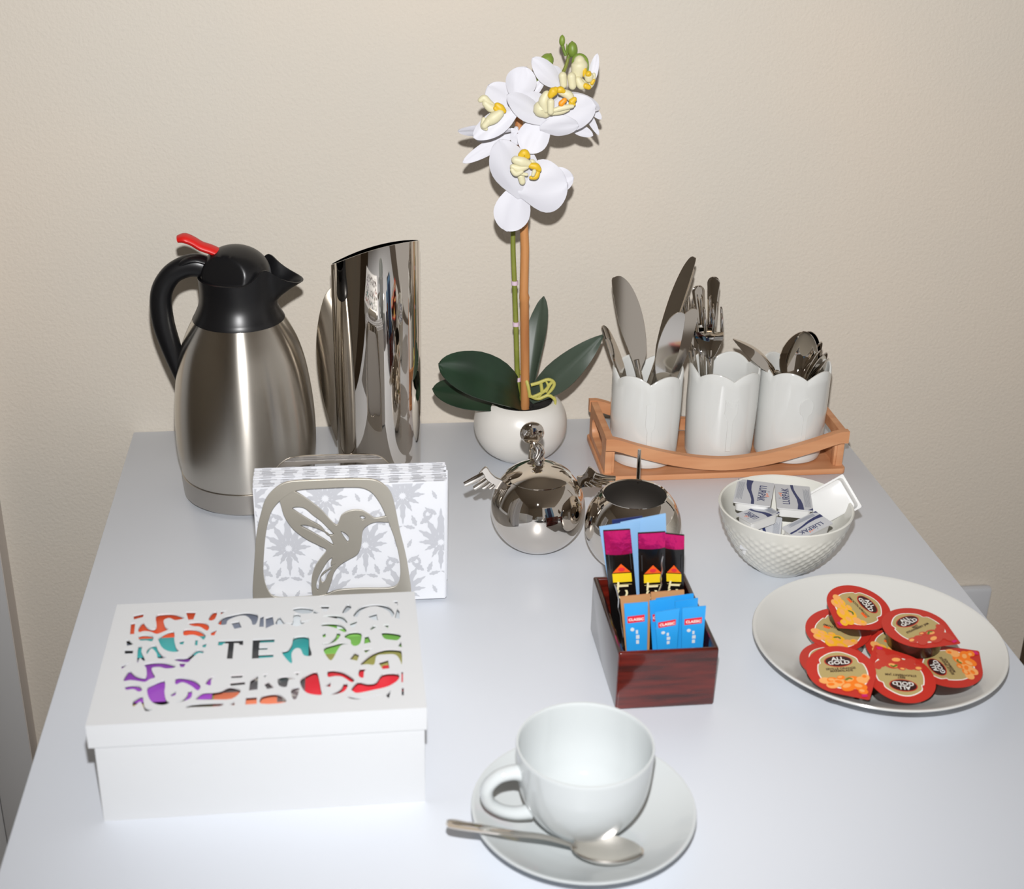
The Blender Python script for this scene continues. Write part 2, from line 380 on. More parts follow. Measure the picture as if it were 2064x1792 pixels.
# napkins: one object each
def damask(x0, x1, z0, z1, y):
    S = []
    def leaf(cx, cz, L, W, a):
        n = 9; up = []; dn = []
        for i in range(n + 1):
            s = i / n; h = W * .74 * sin(pi * s ** .8) * .5 * (1 + .3 * sin(s * 22)); px = L * s
            up.append((cx + px * cos(a) - h * sin(a), cz + px * sin(a) + h * cos(a))); dn.append((cx + px * cos(a) + h * sin(a), cz + px * sin(a) - h * cos(a)))
        return up + dn[::-1][1:-1]
    def motif(mx, mz, s):
        for a, L, W in ((90, .030, .008), (62, .024, .007), (118, .024, .007), (34, .020, .007), (146, .020, .007), (4, .016, .006), (176, .016, .006), (-28, .013, .005), (208, .013, .005), (-90, .024, .006), (-62, .014, .005), (242, .014, .005)):
            off = .0022; r = radians(a)
            S.append(leaf(mx + off * s * cos(r), mz + off * s * sin(r), L * s, W * s, r))
        for sg in (1, -1):
            pts = [(mx + sg * (.021 + .0055 * (1 - k / 22) * cos(k * .42)) * s, mz + (-.018 + .0055 * (1 - k / 22) * sin(k * .42)) * s) for k in range(17)]
            for i in range(0, 16): 
                (ax, az), (bx, bz) = pts[i], pts[i + 1]; w = .0011 * s; L = math.hypot(bx - ax, bz - az); nx, nz = -(bz - az) / L * w, (bx - ax) / L * w
                S.append([(ax + nx, az + nz), (bx + nx, bz + nz), (bx - nx, bz - nz), (ax - nx, az - nz)])
            S.append(leaf(mx + sg * .014 * s, mz - .026 * s, .013 * s, .006 * s, radians(90 - sg * 50)))
            S.append(leaf(mx + sg * .020 * s, mz + .016 * s, .011 * s, .005 * s, radians(90 - sg * 20))); S.append(leaf(mx + sg * .021 * s, mz + .014 * s, .010 * s, .0045 * s, radians(90 - sg * 75)))
            S.append(leaf(mx + sg * .006 * s, mz + .026 * s, .010 * s, .004 * s, radians(90 - sg * 45))); S.append(leaf(mx + sg * .0275 * s, mz - .004 * s, .009 * s, .004 * s, radians(90 + sg * 25)))
    k = 0
    m0 = ON(582, 1105, y)
    for j in range(-2, 3):
        for i in range(-2, 4):
            motif(m0.x + i * .0605 + (.03025 if j % 2 else 0), m0.z + j * .0430, .98)
    bm = bmesh.new()
    for q in S:
        k += 1
        try: bm.faces.new([bm.verts.new((x, y - (k % 97) * .000005, z)) for x, z in q])
        except Exception: pass
    for co, no in (((x0, 0, 0), (-1, 0, 0)), ((x1, 0, 0), (1, 0, 0)), ((0, 0, z0), (0, 0, -1)), ((0, 0, z1), (0, 0, 1))):
        bmesh.ops.bisect_plane(bm, geom=bm.verts[:] + bm.edges[:] + bm.faces[:], plane_co=co, plane_no=no, clear_outer=True)
    me = bpy.data.meshes.new('d'); bm.to_mesh(me); bm.free(); return me
NN = 20
for i in range(NN):
    y0 = NY0 + (NY1 - NY0) * i / NN; y1 = y0 + (NY1 - NY0) / NN - .0002
    jx_ = random.uniform(-.0008, .0008); xa = -.0765 + jx_; xb = .0735 + jx_ + (.0022 if i > 13 else 0) + (.002 if i == 17 else 0)
    zt = .1105 + random.uniform(-.0007, .0007) - (.006 if i == 17 else 0); zb = .0024 + .0 * i
    where = 'frontmost' if i == 0 else ('backmost' if i == NN - 1 else None)
    lab = ('%s white paper napkin with grey damask print in the holder' % where) if where else 'white and grey damask paper napkin inside the packed stack'
    n_ = obj('napkin', boxme(xa, xb, y0, y1, zb, zt, bev=.0004, seg=1), 'napkin', loc=((xa + xb) / 2, y0, zb))
    tag(n_, lab, 'napkin', 'damask paper napkins in the holder')
    if i in (0, 18): obj('damask_print', damask(xa + .001, xb - .001, zb + .001, zt - .001, y0 - .00012), 'damask', n_)
    # printed border along the upper edges
    bm = bmesh.new()
    for k in range(9):
        xs = xa + .006 + k * .0168 + random.uniform(-.002, .002); box(bm, xs, xs + random.uniform(.006, .011), y0 + .0001, y1 - .0001, zt + .00002, zt + .00012)
    obj('edge_print', fin(bm), 'damask', n_)

# ================================================================ TEA BOX
X0, X1, Y0, Y1, ZL = -.1680, .0425, .7273, .8697, .0755
t = thing('tea_box', ((X0 + X1) / 2, (Y0 + Y1) / 2, 0), 'white wooden tea box with a scroll cut-out lid reading TEA', 'box')
i_ = .0035
bm = bmesh.new()
box(bm, X0 + i_, X1 - i_ * .4, Y0 + .0012, Y0 + i_ + .005, 0, .060); box(bm, X0 + i_, X1 - i_ * .4, Y1 - i_ - .005, Y1 - i_, 0, .060)
box(bm, X0 + i_, X0 + i_ + .005, Y0 + i_ + .005, Y1 - i_ - .005, 0, .060); box(bm, X1 - i_ * .4 - .005, X1 - i_ * .4, Y0 + i_ + .005, Y1 - i_ - .005, 0, .060)
box(bm, X0 + i_ + .004, X1 - i_ * .4 - .004, Y0 + i_ + .004, Y1 - i_ - .004, 0, .004)
obj('body', fin(bm), 'whitewood', t)
lid = obj('lid', (lambda bm: (box(bm, X0, X1, Y0, Y0 + .0055, .0585, ZL - .0012), box(bm, X0, X1, Y1 - .0055, Y1, .0585, ZL - .0012), box(bm, X0, X0 + .0055, Y0 + .0055, Y1 - .0055, .0585, ZL - .0012), box(bm, X1 - .0055, X1, Y0 + .0055, Y1 - .0055, .0585, ZL - .0012), fin(bm))[-1])(bmesh.new()), 'whitewood', t)
ZT0, ZT1 = ZL - .003, ZL
def L8(x, y): p = AT(200 + x / 3.127, 1180 + y / 3.127, ZL); return (p.x, p.y)
Tt = [L8(752, 346), L8(908, 340), L8(906, 376), L8(884, 374), L8(880, 364), L8(850, 364), L8(840, 462), L8(804, 462), L8(815, 366), L8(784, 366), L8(772, 378), L8(748, 378)]
Ee = [L8(968, 338), L8(1106, 332), L8(1104, 358), L8(1010, 362), L8(1008, 388), L8(1062, 386), L8(1060, 404), L8(1006, 406), L8(1004, 432), L8(1096, 428), L8(1098, 452), L8(962, 462)]
Aa = smoothloop([L8(1230, 325), L8(1315, 322), L8(1325, 380), L8(1338, 440), L8(1290, 440), L8(1268, 400), L8(1236, 398), L8(1212, 430), L8(1215, 490), L8(1185, 470), L8(1150, 418), L8(1190, 404), L8(1215, 370)], 3)
HA = """200,360 340,330 335,365 205,400|270,520 330,460 380,500 450,530 520,500 510,370 620,340 760,340 880,380 900,405 780,430 700,400 620,430 640,500 690,530 600,575 520,600 440,570 350,560 275,575|925,310 1070,310 1030,400 960,405
950,470 1080,450 1200,465 1250,500 1220,555 1120,500 1020,490|165,470 225,460 210,600 150,605|1240,390 1300,320 1360,320 1330,390 1270,415|545,680 640,610 750,580 770,640 765,700 790,790 830,835 760,850 660,830 590,780 550,720
900,560 1000,550 1110,570 1200,620 1170,680 1120,640 1020,610 900,620|270,650 350,630 470,650 460,700 380,690 290,690|830,720 910,700 890,745 845,745|1060,690 1095,690 1085,760 1050,755|1150,760 1220,735 1200,785 1160,785
100,700 130,700 200,745 110,765|75,835 200,835 190,870 80,875|265,800 320,800 310,870 360,960 330,970 290,930 265,990 250,980|385,850 440,790 510,780 540,850 600,900 660,930 540,935 520,870 450,820 390,880
760,960 800,930 950,920 1080,840 1170,855 1160,890 1100,885 1000,945 960,990 860,985|25,1040 180,1000 130,1030 40,1085|340,1040 480,1010 640,1015 780,1060 760,1090 650,1100 560,1080 460,1090 460,1140 500,1200 430,1225 360,1265 280,1255 160,1240 60,1250 100,1160 150,1130 220,1170 330,1200 380,1180 375,1090
830,1015 930,1015 900,1060 850,1060|85,1345 180,1325 280,1340 320,1375 270,1400 200,1365 100,1375|390,1370 480,1310 620,1260 640,1340 630,1420 650,1510 700,1555 600,1585 480,1560 410,1480|790,1230 900,1225 1040,1260 1130,1320 1090,1385 1000,1320 880,1290 785,1300
700,1440 800,1400 780,1450 730,1465|960,1410 1010,1410 1000,1480 900,1530 760,1560 880,1505 945,1465|190,1560 250,1510 320,1480 340,1560 360,1620 470,1650 370,1670 330,1600 290,1560 200,1610|1200,1280 1260,1220 1340,1210 1280,1250 1270,1310 1215,1300
1065,1490 1160,1430 1300,1420 1420,1400 1530,1350 1660,1380 1680,1430 1560,1500 1330,1510 1080,1510|1540,1190 1740,1180 1700,1205 1560,1210|1530,1290 1740,1270 1750,1300 1550,1320|1820,1260 1930,1190 1920,1370 1800,1385|1760,1490 1910,1480 1910,1570 1750,1580
920,1625 1010,1590 1420,1570 1400,1600 1020,1615|1520,1580 1600,1550 1600,1590|1370,460 1440,390 1580,350 1760,320 1900,340 1930,390 1900,460 1850,470 1830,410 1760,370 1640,375 1510,410 1480,470|1550,460 1660,440 1700,510 1600,530|1270,590 1370,545 1320,620 1275,620|1410,300 1500,295 1410,330"""
HB = """15,470 30,360 75,340 75,470|100,370 190,345 210,440 100,490|230,410 280,360 340,410 450,410 465,330 550,330 560,400 700,390 600,420 500,465 400,430 250,440|445,260 560,235 710,255 690,290 540,295|725,275 810,290 720,300|805,215 940,215 890,275 850,270
1095,280 1160,200 1215,230 1190,250 1130,290|1240,320 1320,240 1440,205 1560,195 1700,225 1770,290 1740,345 1700,270 1560,225 1430,235 1330,270 1290,340|1420,345 1540,310 1560,385 1480,375|1780,350 1810,250 1840,290 1840,370|1750,155 1810,150 1820,190
840,350 960,335 1090,350 1160,400 1140,420 1050,370 930,365|830,450 950,440 1080,460 1150,510 1120,540 1020,490 900,480 830,480|835,580 880,560 880,600 845,610|1030,560 1075,590 1020,650 930,690 845,700 845,680 930,665 1010,620
850,770 1000,710 1100,690 1170,720 1090,725 1030,780 970,890 920,890|1120,620 1190,560 1340,565 1330,680 1260,720 1210,690 1200,640|1190,440 1300,400 1260,470 1210,480|1450,500 1500,470 1560,480 1470,510|1620,460 1700,455 1690,490|1380,690 1390,610 1430,600 1470,670
1610,560 1730,560 1860,590 1820,640 1740,640 1640,620|1820,720 1860,680 1870,735|1365,780 1490,765 1400,810|1190,890 1260,820 1320,850 1290,910|1330,960 1390,890 1500,830 1650,780 1800,780 1865,810 1870,960 1840,890 1780,850 1640,850 1540,870 1510,960 1420,955
1560,950 1690,910 1710,1010 1620,1020|1305,1080 1330,1030 1420,1035 1380,1070 1370,1130 1320,1120|1215,1275 1300,1200 1420,1220 1540,1200 1620,1100 1810,1090 1830,1170 1700,1240 1500,1290 1300,1330 1240,1310|910,1060 1000,1050 1120,1080 1250,1150 1215,1190 1100,1120 1000,1110 910,1120
865,1240 950,1200 940,1250|1120,1220 1170,1245 1120,1310 980,1350 880,1350 960,1330 1080,1290|550,1180 640,1110 760,1070 800,1200 820,1290 830,1350 760,1355 640,1330 570,1260|430,1310 500,1270 540,1290 500,1400 450,1400|40,1400 100,1370 220,1355 310,1385 360,1450 40,1470
265,1150 390,1130 490,1170 400,1180 370,1250 270,1230|75,1230 130,1200 210,1260 120,1280|60,1110 130,1095 90,1130|460,1080 560,1075 510,1100|1150,1380 1350,1390 1590,1365 1570,1385 1350,1410 1200,1400|1660,1360 1730,1310 1700,1400|1865,1060 1885,1060 1885,1190 1865,1190|1870,1270 1895,1270 1895,1360 1870,1360"""
holes_ = []
for src, ox_, oy_, sc_ in ((HA, 240, 1190, 6.88), (HB, 520, 1190, 6.45)):
    for h in src.replace('\n', '|').split('|'):
        q = [tuple(map(float, p.split(','))) for p in h.split()]; ym = sum(p[1] for p in q) / len(q); out = []
        for x, y in q:
            y += -17 if y < ym else 4
            p = AT(ox_ + x / sc_, oy_ + y / sc_, ZL); out.append((p.x, p.y))
        holes_.append(smoothloop(out, 3) if len(out) > 4 else out)
me = poly([[(X0, Y0), (X1, Y0), (X1, Y1), (X0, Y1)]] + holes_ + [Tt, Ee, Aa], .0006)
me.transform(Matrix.Translation((0, 0, ZL - .0006))); obj('lid_panel', smooth(me), 'whitewood', lid, label='pierced lid top with scrollwork and the cut-out letters TEA')
# tea sachets lying inside
TB = [((430, 215), .070, .034, 'ink_rust', 'rust-red'), ((520, 365), .062, .030, 'ink_teal', 'teal'), ((240, 250), .022, .034, 'ink_yellow', 'yellow'), ((420, 600), .066, .046, 'ink_purple', 'purple'),
      ((900, 232), .052, .026, 'ink_grey', 'grey'), ((1180, 200), .052, .028, 'ink_palegrey', 'silver'), ((1000, 262), .090, .012, 'ink_yellow', 'amber'), ((860, 420), .034, .044, 'ink_charcoal', 'charcoal'),
      ((1100, 410), .050, .034, 'ink_teal', 'pale teal'), ((1260, 400), .030, .036, 'ink_charcoal', 'dark grey'), ((1750, 200), .052, .028, 'ink_palegrey', 'pale silver'), ((1500, 270), .048, .024, 'ink_lightgreen', 'light green'),
      ((1640, 350), .060, .030, 'ink_lightgreen', 'green'), ((1520, 450), .060, .030, 'ink_olive', 'olive'), ((1800, 440), .044, .026, 'ink_olive', 'olive brown'), ((1740, 560), .060, .040, 'ink_crimson', 'crimson'),
      ((1480, 610), .040, .040, 'ink_crimson', 'red'), ((1290, 620), .036, .040, 'foil_silver', 'silver foil'), ((1000, 720), .060, .018, 'ink_salmon', 'salmon'), ((1050, 610), .060, .028, 'foil_silver', 'shiny silver'), ((720, 670), .050, .040, 'ink_olive', 'khaki'),
      ((150, 660), .026, .050, 'ink_gold', 'tan'), ((250, 430), .032, .026, 'ink_grey', 'mid grey')]
for k, ((u, v), w_, h_, mk, cn) in enumerate(TB):
    z = .0640 + .00033 * (22 - k); q_ = AT(200 + u / 3.127, 1180 + v / 3.127, z); x, y = q_.x, q_.y; w_ *= .95
    y = min(max(y, Y0 + .0075 + h_ / 2), Y1 - .0065 - h_ / 2); x = min(max(x, X0 + .0075 + w_ / 2), X1 - .007 - w_ / 2)
    bm = bmesh.new(); box(bm, x - w_ / 2, x + w_ / 2, y - h_ / 2, y + h_ / 2, z - .0008, z + .0008, bev=.0006)
    tag(obj('tea_bag', fin(bm), mk, loc=(x, y, z)), cn + ' tea sachet seen through the tea box lid', 'tea bag', 'tea sachets inside the tea box')

# ================================================================ ORCHID
px_, py_ = .1682, 1.2510
t = thing('potted_orchid', (px_, py_, 0), 'artificial white orchid on a cane in a round white ceramic pot', 'potted plant')
prof = [(0, 0), (.020, 0), (.024, .0010)] + spline([(.024, .001), (.036, .010), (.0440, .023), (.0463, .036), (.0445, .048), (.0390, .058), (.0330, .0622)], 5) + [(.0315, .0615), (.0320, .058), (.040, .046), (.040, .03), (.0, .010)]
obj('pot', lathe(prof, px_, py_, 96), 'pot', t)
bm = bmesh.new(); lathe([(0, .030), (.0370, .050), (.0335, .0560)] + [(.030 * (1 - k / 8), .0565 + .0015 * sin(k)) for k in range(8)] + [(0, .0575)], px_, py_, 40, bm=bm)
for i in range(70):
    a = random.uniform(0, 2 * pi); r = .029 * sqrt(random.random()); ball((px_ + r * cos(a), py_ + r * sin(a), .0575), random.uniform(.0010, .0019), bm=bm, u=6, v=4)
obj('soil', fin(bm), 'soil', t, label='black gravel soil')
sy = 1.240
st = [ON(1059, 822, sy), ON(1058, 700, sy), ON(1057, 608, sy), ON(1057, 600, sy), ON(1056, 590, sy), ON(1058, 500, sy + .001), ON(1054, 400, sy + .003), ON(1045, 233, sy + .008)]
obj('cane', tube([st[0] - Vector((0, 0, .012)), *st[1:2], st[2], st[3], st[4], *st[5:]], [.0044, .0043, .0043, .0050, .0042, .0041, .0040, .0038], 16), 'stake', t, label='bamboo support cane')
sp = [ON(1046, 822, 1.243), ON(1043, 760, 1.243), ON(1040, 660, 1.244), ON(1037, 570, 1.246), ON(1034, 480, 1.248), ON(1038, 400, 1.252), ON(1046, 330, 1.252), ON(1062, 270, 1.248), ON(1090, 215, 1.242), ON(1122, 170, 1.236), ON(1140, 135, 1.232), ON(1147, 108, 1.232)]
obj('stem', tube(sp, [.0026, .0026, .0026, .0025, .0024, .0022, .0022, .0021, .0019, .0017, .0016, .0012], 10, n=5), 'stem', t, label='green flower stem')
for yy, xx in ((570, 1037.5), (653, 1040), (764, 1043.5)):
    a = ON(xx, yy + 4, 1.2435 if yy > 600 else 1.246); b = ON(xx, yy - 4, 1.2435 if yy > 600 else 1.246)
    obj('clip', tube([a, b], .0033, 12), 'clip', t, label='small lilac clip on the stem')
def sheet(b, t_, width, nrm, cup=.12, arch=.1, mx=.55, p0=.18, nu=14, nv=8, th=.0005, endr=.55, wave=0.):
    """petal or leaf: b base, t_ tip, nrm the side that faces out"""
    b = Vector(b); t_ = Vector(t_); d = t_ - b; Ln = d.length; d.normalize(); n = Vector(nrm); n = (n - d * n.dot(d)).normalized(); s = d.cross(n)
    bm = bmesh.new(); rows = []
    for i in range(nu + 1):
        u = sin(pi / 2 * (i / nu) ** .9)
        f = (u / mx) if u < mx else (1 - u) / (1 - mx)
        wd = width / 2 * (sin(pi / 2 * max(0, min(1, f))) ** (endr if u > mx else .75)); 
        if u < mx: wd = width / 2 * (p0 + (1 - p0) * sin(pi / 2 * f) ** 1.1)
        wd = max(wd, .0003)
        row = []
        for j in range(nv + 1):
            v = -1 + 2 * j / nv
            h = arch * Ln * sin(pi * u) - cup * width * (v * v) * .5 * sin(pi * min(1, u * 1.1 + .05)) + wave * sin(u * 9 + v * 3)
            h += -.035 * width * math.exp(-(v / .16) ** 2) * sin(pi * u) ** .5 + .010 * width * sin(v * 5 + u * 7)
            row.append(bm.verts.new(b + d * (Ln * u) + s * (wd * v) + n * h))
        rows.append(row)
    for a, c in zip(rows, rows[1:]):
        for j in range(nv): bm.faces.new((a[j], a[j + 1], c[j + 1], c[j]))
    bmesh.ops.recalc_face_normals(bm, faces=bm.faces)
    bmesh.ops.solidify(bm, geom=bm.faces[:], thickness=th)
    return fin(bm, 60)
# leaves
obj('leaf', sheet(ON(1052, 806, 1.245), ON(884, 735, 1.215), .046, (-.1, -.75, .65), -.15, .16, .62, .5, endr=.5, th=.0010), 'leaf', t)
obj('leaf', sheet(ON(1050, 814, 1.250), ON(872, 786, 1.235), .036, (.1, -.6, .8), -.1, .02, .62, .5, endr=.5, th=.0010), 'leaf', t)
obj('leaf', sheet(ON(1066, 800, 1.255), ON(1096, 598, 1.290), .0225, (-.55, -.8, .1), -.5, .02, .60, .35, endr=.6, th=.0010), 'leafback', t, label='upright grey-green leaf behind the cane')
obj('leaf', sheet(ON(1068, 806, 1.248), ON(1217, 674, 1.235), .0300, (.1, -.95, .45), -.3, .05, .42, .35, endr=.8, th=.0010), 'leafback', t, label='grey-green leaf reaching right to the cutlery')
# roots
for pts in ([(1070, 776), (1085, 772), (1105, 765), (1117, 772), (1112, 785), (1098, 800)], [(1075, 800), (1092, 792), (1105, 780), (1100, 768)], [(1068, 798), (1085, 804), (1105, 797), (1118, 805), (1119, 818)], [(1090, 772), (1092, 790), (1085, 802)], [(1100, 790), (1108, 775), (1118, 768)],
            [(1068, 800), (1062, 770), (1048, 750), (1043, 745)], [(1030, 752), (1028, 745), (1038, 765)]):
    obj('root', tube([ON(a, b, 1.236 if a > 1060 else 1.249) for a, b in pts], [.0017] * (len(pts) - 1) + [.0008], 8, n=4), 'root', t)
def fl_(px, py, y): return ON(px, py, y)
FL = []
def flower(label): 
    return label
def petalset(center, y, petals, lips, label):
    cpt = fl_(*center, y)
    o = obj('flower', ball(cpt + Vector((0, .005, 0)), .0022, u=10, v=8), 'petal', t, label=label)
    for (bx, by, tx, ty, wpx, dyb, dyt, nx, ny, nz, cup, arch, mx) in petals:
        pb = fl_(bx, by, y + dyb); pt = fl_(tx, ty, y + dyt); wd = wpx * y * 1.03 / 2800 * 1.0
        obj('petal', sheet(pb, pt, wd, (nx, ny, nz), cup, arch, mx, .22, endr=.5), 'petal', o)
    for kind, pts, rad, dy in lips:
        if len(pts) == 1: me = ball(fl_(*pts[0], y + dy), rad * .00040, (1, .9, 1.1), u=14, v=10)
        else:
            q = [fl_(a, b, y + dy) for a, b in pts]; rr = [rad * .00043 * k for k in ([.75] + [1] * (len(pts) - 2) + [.65])]
            q = spline([tuple(p) + (k,) for p, k in zip(q, rr)], 5); d0 = (Vector(q[0][:3]) - Vector(q[1][:3])).normalized(); d1 = (Vector(q[-1][:3]) - Vector(q[-2][:3])).normalized()
            pre = [tuple(Vector(q[0][:3]) + d0 * q[0][3] * a_) + (q[0][3] * b_,) for a_, b_ in ((.9, .2), (.65, .65), (.3, .92))]; post = [tuple(Vector(q[-1][:3]) + d1 * q[-1][3] * a_) + (q[-1][3] * b_,) for a_, b_ in ((.3, .92), (.65, .65), (.9, .2))]
            q = pre + q + post; me = tube([p[:3] for p in q], [p[3] for p in q], 14, .8, (0, 1, 0))
        obj('lip', me, kind, o)
    return o
Y = 1.195
petalset((1046, 379), Y, [
    (1052, 398, 1006, 282, 78, .004, -.004, -.15, -1, .1, .22, .03, .52),
    (1044, 384, 1144, 370, 108, .003, -.004, .15, -1, .1, .2, .03, .55),
    (1048, 368, 1022, 466, 75, .008, .004, 0, -1, .1, .15, .02, .62),
    (1085, 370, 1156, 358, 52, .012, .010, .1, -1, .1, .1, .0, .6),
    (1048, 385, 1058, 300, 60, .012, .010, 0, -1, .1, .1, .0, .6)],
    [('yellow', [(1050, 313), (1057, 309), (1064, 315)], 9, -.012), ('cream', [(1038, 322), (1052, 326), (1066, 330)], 11, -.013), ('cream', [(1033, 336), (1046, 340), (1062, 336)], 8, -.013), ('cream', [(1032, 342), (1040, 350), (1052, 346)], 6, -.015),
     ('cream', [(1072, 326), (1080, 334)], 8, -.010), ('yellow', [(1070, 334), (1080, 336), (1087, 342)], 8, -.014), ('yellow', [(1085, 345), (1080, 356), (1070, 358)], 6, -.013), ('cream', [(1077, 345), (1074, 353)], 6, -.018), ('cream', [(1050, 355), (1053, 367)], 10, -.008), ('cream', [(1050, 350), (1062, 352)], 5, -.012)],
    'lowest and largest white orchid flower facing forward')
petalset((1104, 240), 1.20, [
    (1108, 250, 1022, 192, 46, .0, -.006, -.2, -.8, .5, .25, .0, .55),
    (1104, 232, 1056, 306, 62, .004, -.002, -.2, -1, .1, .15, .02, .62),
    (1092, 246, 1200, 212, 70, .0, .004, .3, -1, .3, .3, .04, .55),
    (1100, 205, 1209, 218, 44, .012, .016, .2, -.7, .7, .2, .14, .5),
    (1112, 212, 1042, 196, 36, .006, .004, 0, -1, .4, .1, .05, .5),
    (1088, 258, 1166, 252, 44, -.002, -.004, .1, -.9, -.2, .2, -.02, .5)],
    [('cream', [(1096, 212), (1090, 220), (1100, 228)], 16, -.006), ('cream', [(1102, 190), (1096, 205), (1100, 222)], 11, -.009), ('cream', [(1110, 205), (1110, 226)], 10, -.014), ('yellow', [(1110, 192), (1116, 184), (1120, 180)], 9, -.014), ('yellow', [(1122, 182), (1130, 181), (1136, 184)], 7, -.012),
     ('cream', [(1130, 185), (1146, 192), (1153, 203)], 9, -.010), ('yellow', [(1158, 200), (1152, 206), (1150, 208)], 7, -.013), ('yellow', [(1148, 214), (1157, 210)], 6, -.013), ('orange', [(1131, 209), (1138, 202)], 8, -.015), ('cream', [(1118, 222), (1135, 217), (1154, 214)], 6, -.014), ('cream', [(1108, 228), (1130, 224), (1145, 220)], 7, -.010)],
    'white orchid flower at upper right with an orange throat')
petalset((1040, 222), 1.205, [
    (1038, 206, 1060, 135, 60, .0, .002, -.1, -1, .1, .25, .02, .58),
    (1042, 228, 984, 172, 62, .012, .012, -.2, -1, .2, .1, .02, .5),
    (1030, 262, 923, 264, 30, .0, .004, 0, -.8, -.5, .2, .02, .55),
    (1046, 218, 955, 278, 46, -.004, -.006, -.2, -.9, .3, .25, .04, .52),
    (1042, 232, 990, 215, 50, .010, .010, 0, -1, .2, .1, .0, .5)],
    [('cream', [(968, 202), (976, 198), (984, 206), (998, 216)], 7, -.006), ('cream', [(978, 208), (990, 218), (1004, 220)], 9, -.007), ('yellow', [(1002, 212), (1009, 218), (1016, 224)], 8, -.009), ('yellow', [(998, 218), (1004, 224)], 6, -.010), ('cream', [(1008, 228), (995, 238), (980, 248)], 12, -.010), ('cream', [(985, 244), (976, 254)], 10, -.011), ('cream', [(975, 240), (974, 254), (980, 260)], 6, -.009)],
    'white orchid flower at upper left turned sideways')
petalset((1128, 178), 1.212, [
    (1130, 178, 1073, 117, 40, .0, .0, -.1, -.9, .4, .25, .05, .5),
    (1132, 172, 1098, 140, 44, .008, .006, 0, -1, .3, .1, .03, .55),
    (1052, 212, 1098, 158, 20, .004, .006, 0, -1, .1, .1, .0, .5)],
    [('cream', [(1134, 152), (1136, 172)], 11, -.006), ('cream', [(1152, 154), (1154, 174)], 12, -.006), ('cream', [(1165, 160), (1172, 172), (1182, 172)], 9, -.004)],
    'half-hidden white orchid flower behind the upper right one')
petalset((1174, 150), 1.214, [
    (1190, 172, 1204, 108, 18, .0, .004, -.3, -1, 0, .2, .04, .4)],
    [('bud', [(1160, 146), (1158, 122), (1168, 113), (1180, 122), (1183, 146)], 6, .003), ('cream', [(1164, 150), (1168, 132), (1168, 122)], 17, -.002), ('yellow', [(1177, 140), (1180, 152)], 8, -.005), ('cream', [(1187, 154), (1187, 159)], 13, -.007), ('yellow', [(1186, 149), (1187, 150)], 9, -.009),
     ('cream', [(1172, 162), (1186, 174), (1194, 164), (1197, 150)], 6, -.004), ('yellow', [(1180, 173), (1187, 176)], 8, -.008), ('yellow', [(1193, 168), (1197, 162)], 5, -.008)],
    'half-open cream and yellow orchid flower at far right')
petalset((1042, 262), 1.222, [
    (1045, 262, 933, 328, 28, .0, .0, 0, -1, .3, .1, -.03, .5),
    (1042, 262, 960, 282, 26, .004, .004, 0, -1, .1, .1, .0, .5),
    (1030, 268, 1048, 290, 20, .0, .0, 0, -1, .1, .1, .0, .5)], [], 'white orchid flower behind the cane, seen edge-on')
petalset((1180, 225), 1.224, [
    (1176, 214, 1207, 272, 15, .0, .0, 0, -1, .1, .1, -.02, .3),
    (1142, 250, 1195, 273, 22, .0, .0, 0, -1, .1, .1, .0, .5),
    (1188, 214, 1212, 240, 14, .0, .0, 0, -1, .1, .1, .0, .5)], [], 'white orchid flower behind, only petal tips showing')
def bud(px, py, rx, rz, y, lab, tilt=0.):
    k = .00051; c = fl_(px, py, y); rot = Matrix.Rotation(tilt, 3, 'Y')
    bm = bmesh.new(); prof = [(rx * k * sin(pi * i / 12) ** .8 * (1 - .12 * i / 12), -rz * k * cos(pi * i / 12)) for i in range(1, 12)]
    prof = [(0, -rz * k)] + prof + [(0, rz * k * 1.15)]
    lathe(prof, 0, 0, 18, bm=bm); bmesh.ops.transform(bm, matrix=Matrix.Translation(c) @ rot.to_4x4(), verts=bm.verts)
    obj('bud', fin(bm, 60), 'bud', t, label=lab)
bud(1133, 82, 5.5, 9, 1.232, 'topmost small green bud'); bud(1154, 100, 9.5, 13, 1.230, 'round green bud beside the topmost one', -.1)
bud(1101, 125, 13, 15, 1.238, 'large green bud at left', .5); bud(1087, 158, 5, 10, 1.228, 'yellow-green bud tip behind the petals', .3)
obj('twig', tube([fl_(1141, 112, 1.232), fl_(1136, 100, 1.232), fl_(1133, 88, 1.232)], [.0016, .0014, .0016], 8, n=3), 'bud', t)
obj('twig', tube([fl_(1144, 118, 1.232), fl_(1150, 112, 1.231), fl_(1154, 106, 1.230)], [.0014, .0013, .0014], 8, n=3), 'bud', t)
obj('twig', tube([fl_(1142, 108, 1.231), fl_(1143, 95, 1.231), fl_(1142, 88, 1.231)], [.0010, .0009, .0003], 6, n=3), 'bud', t)

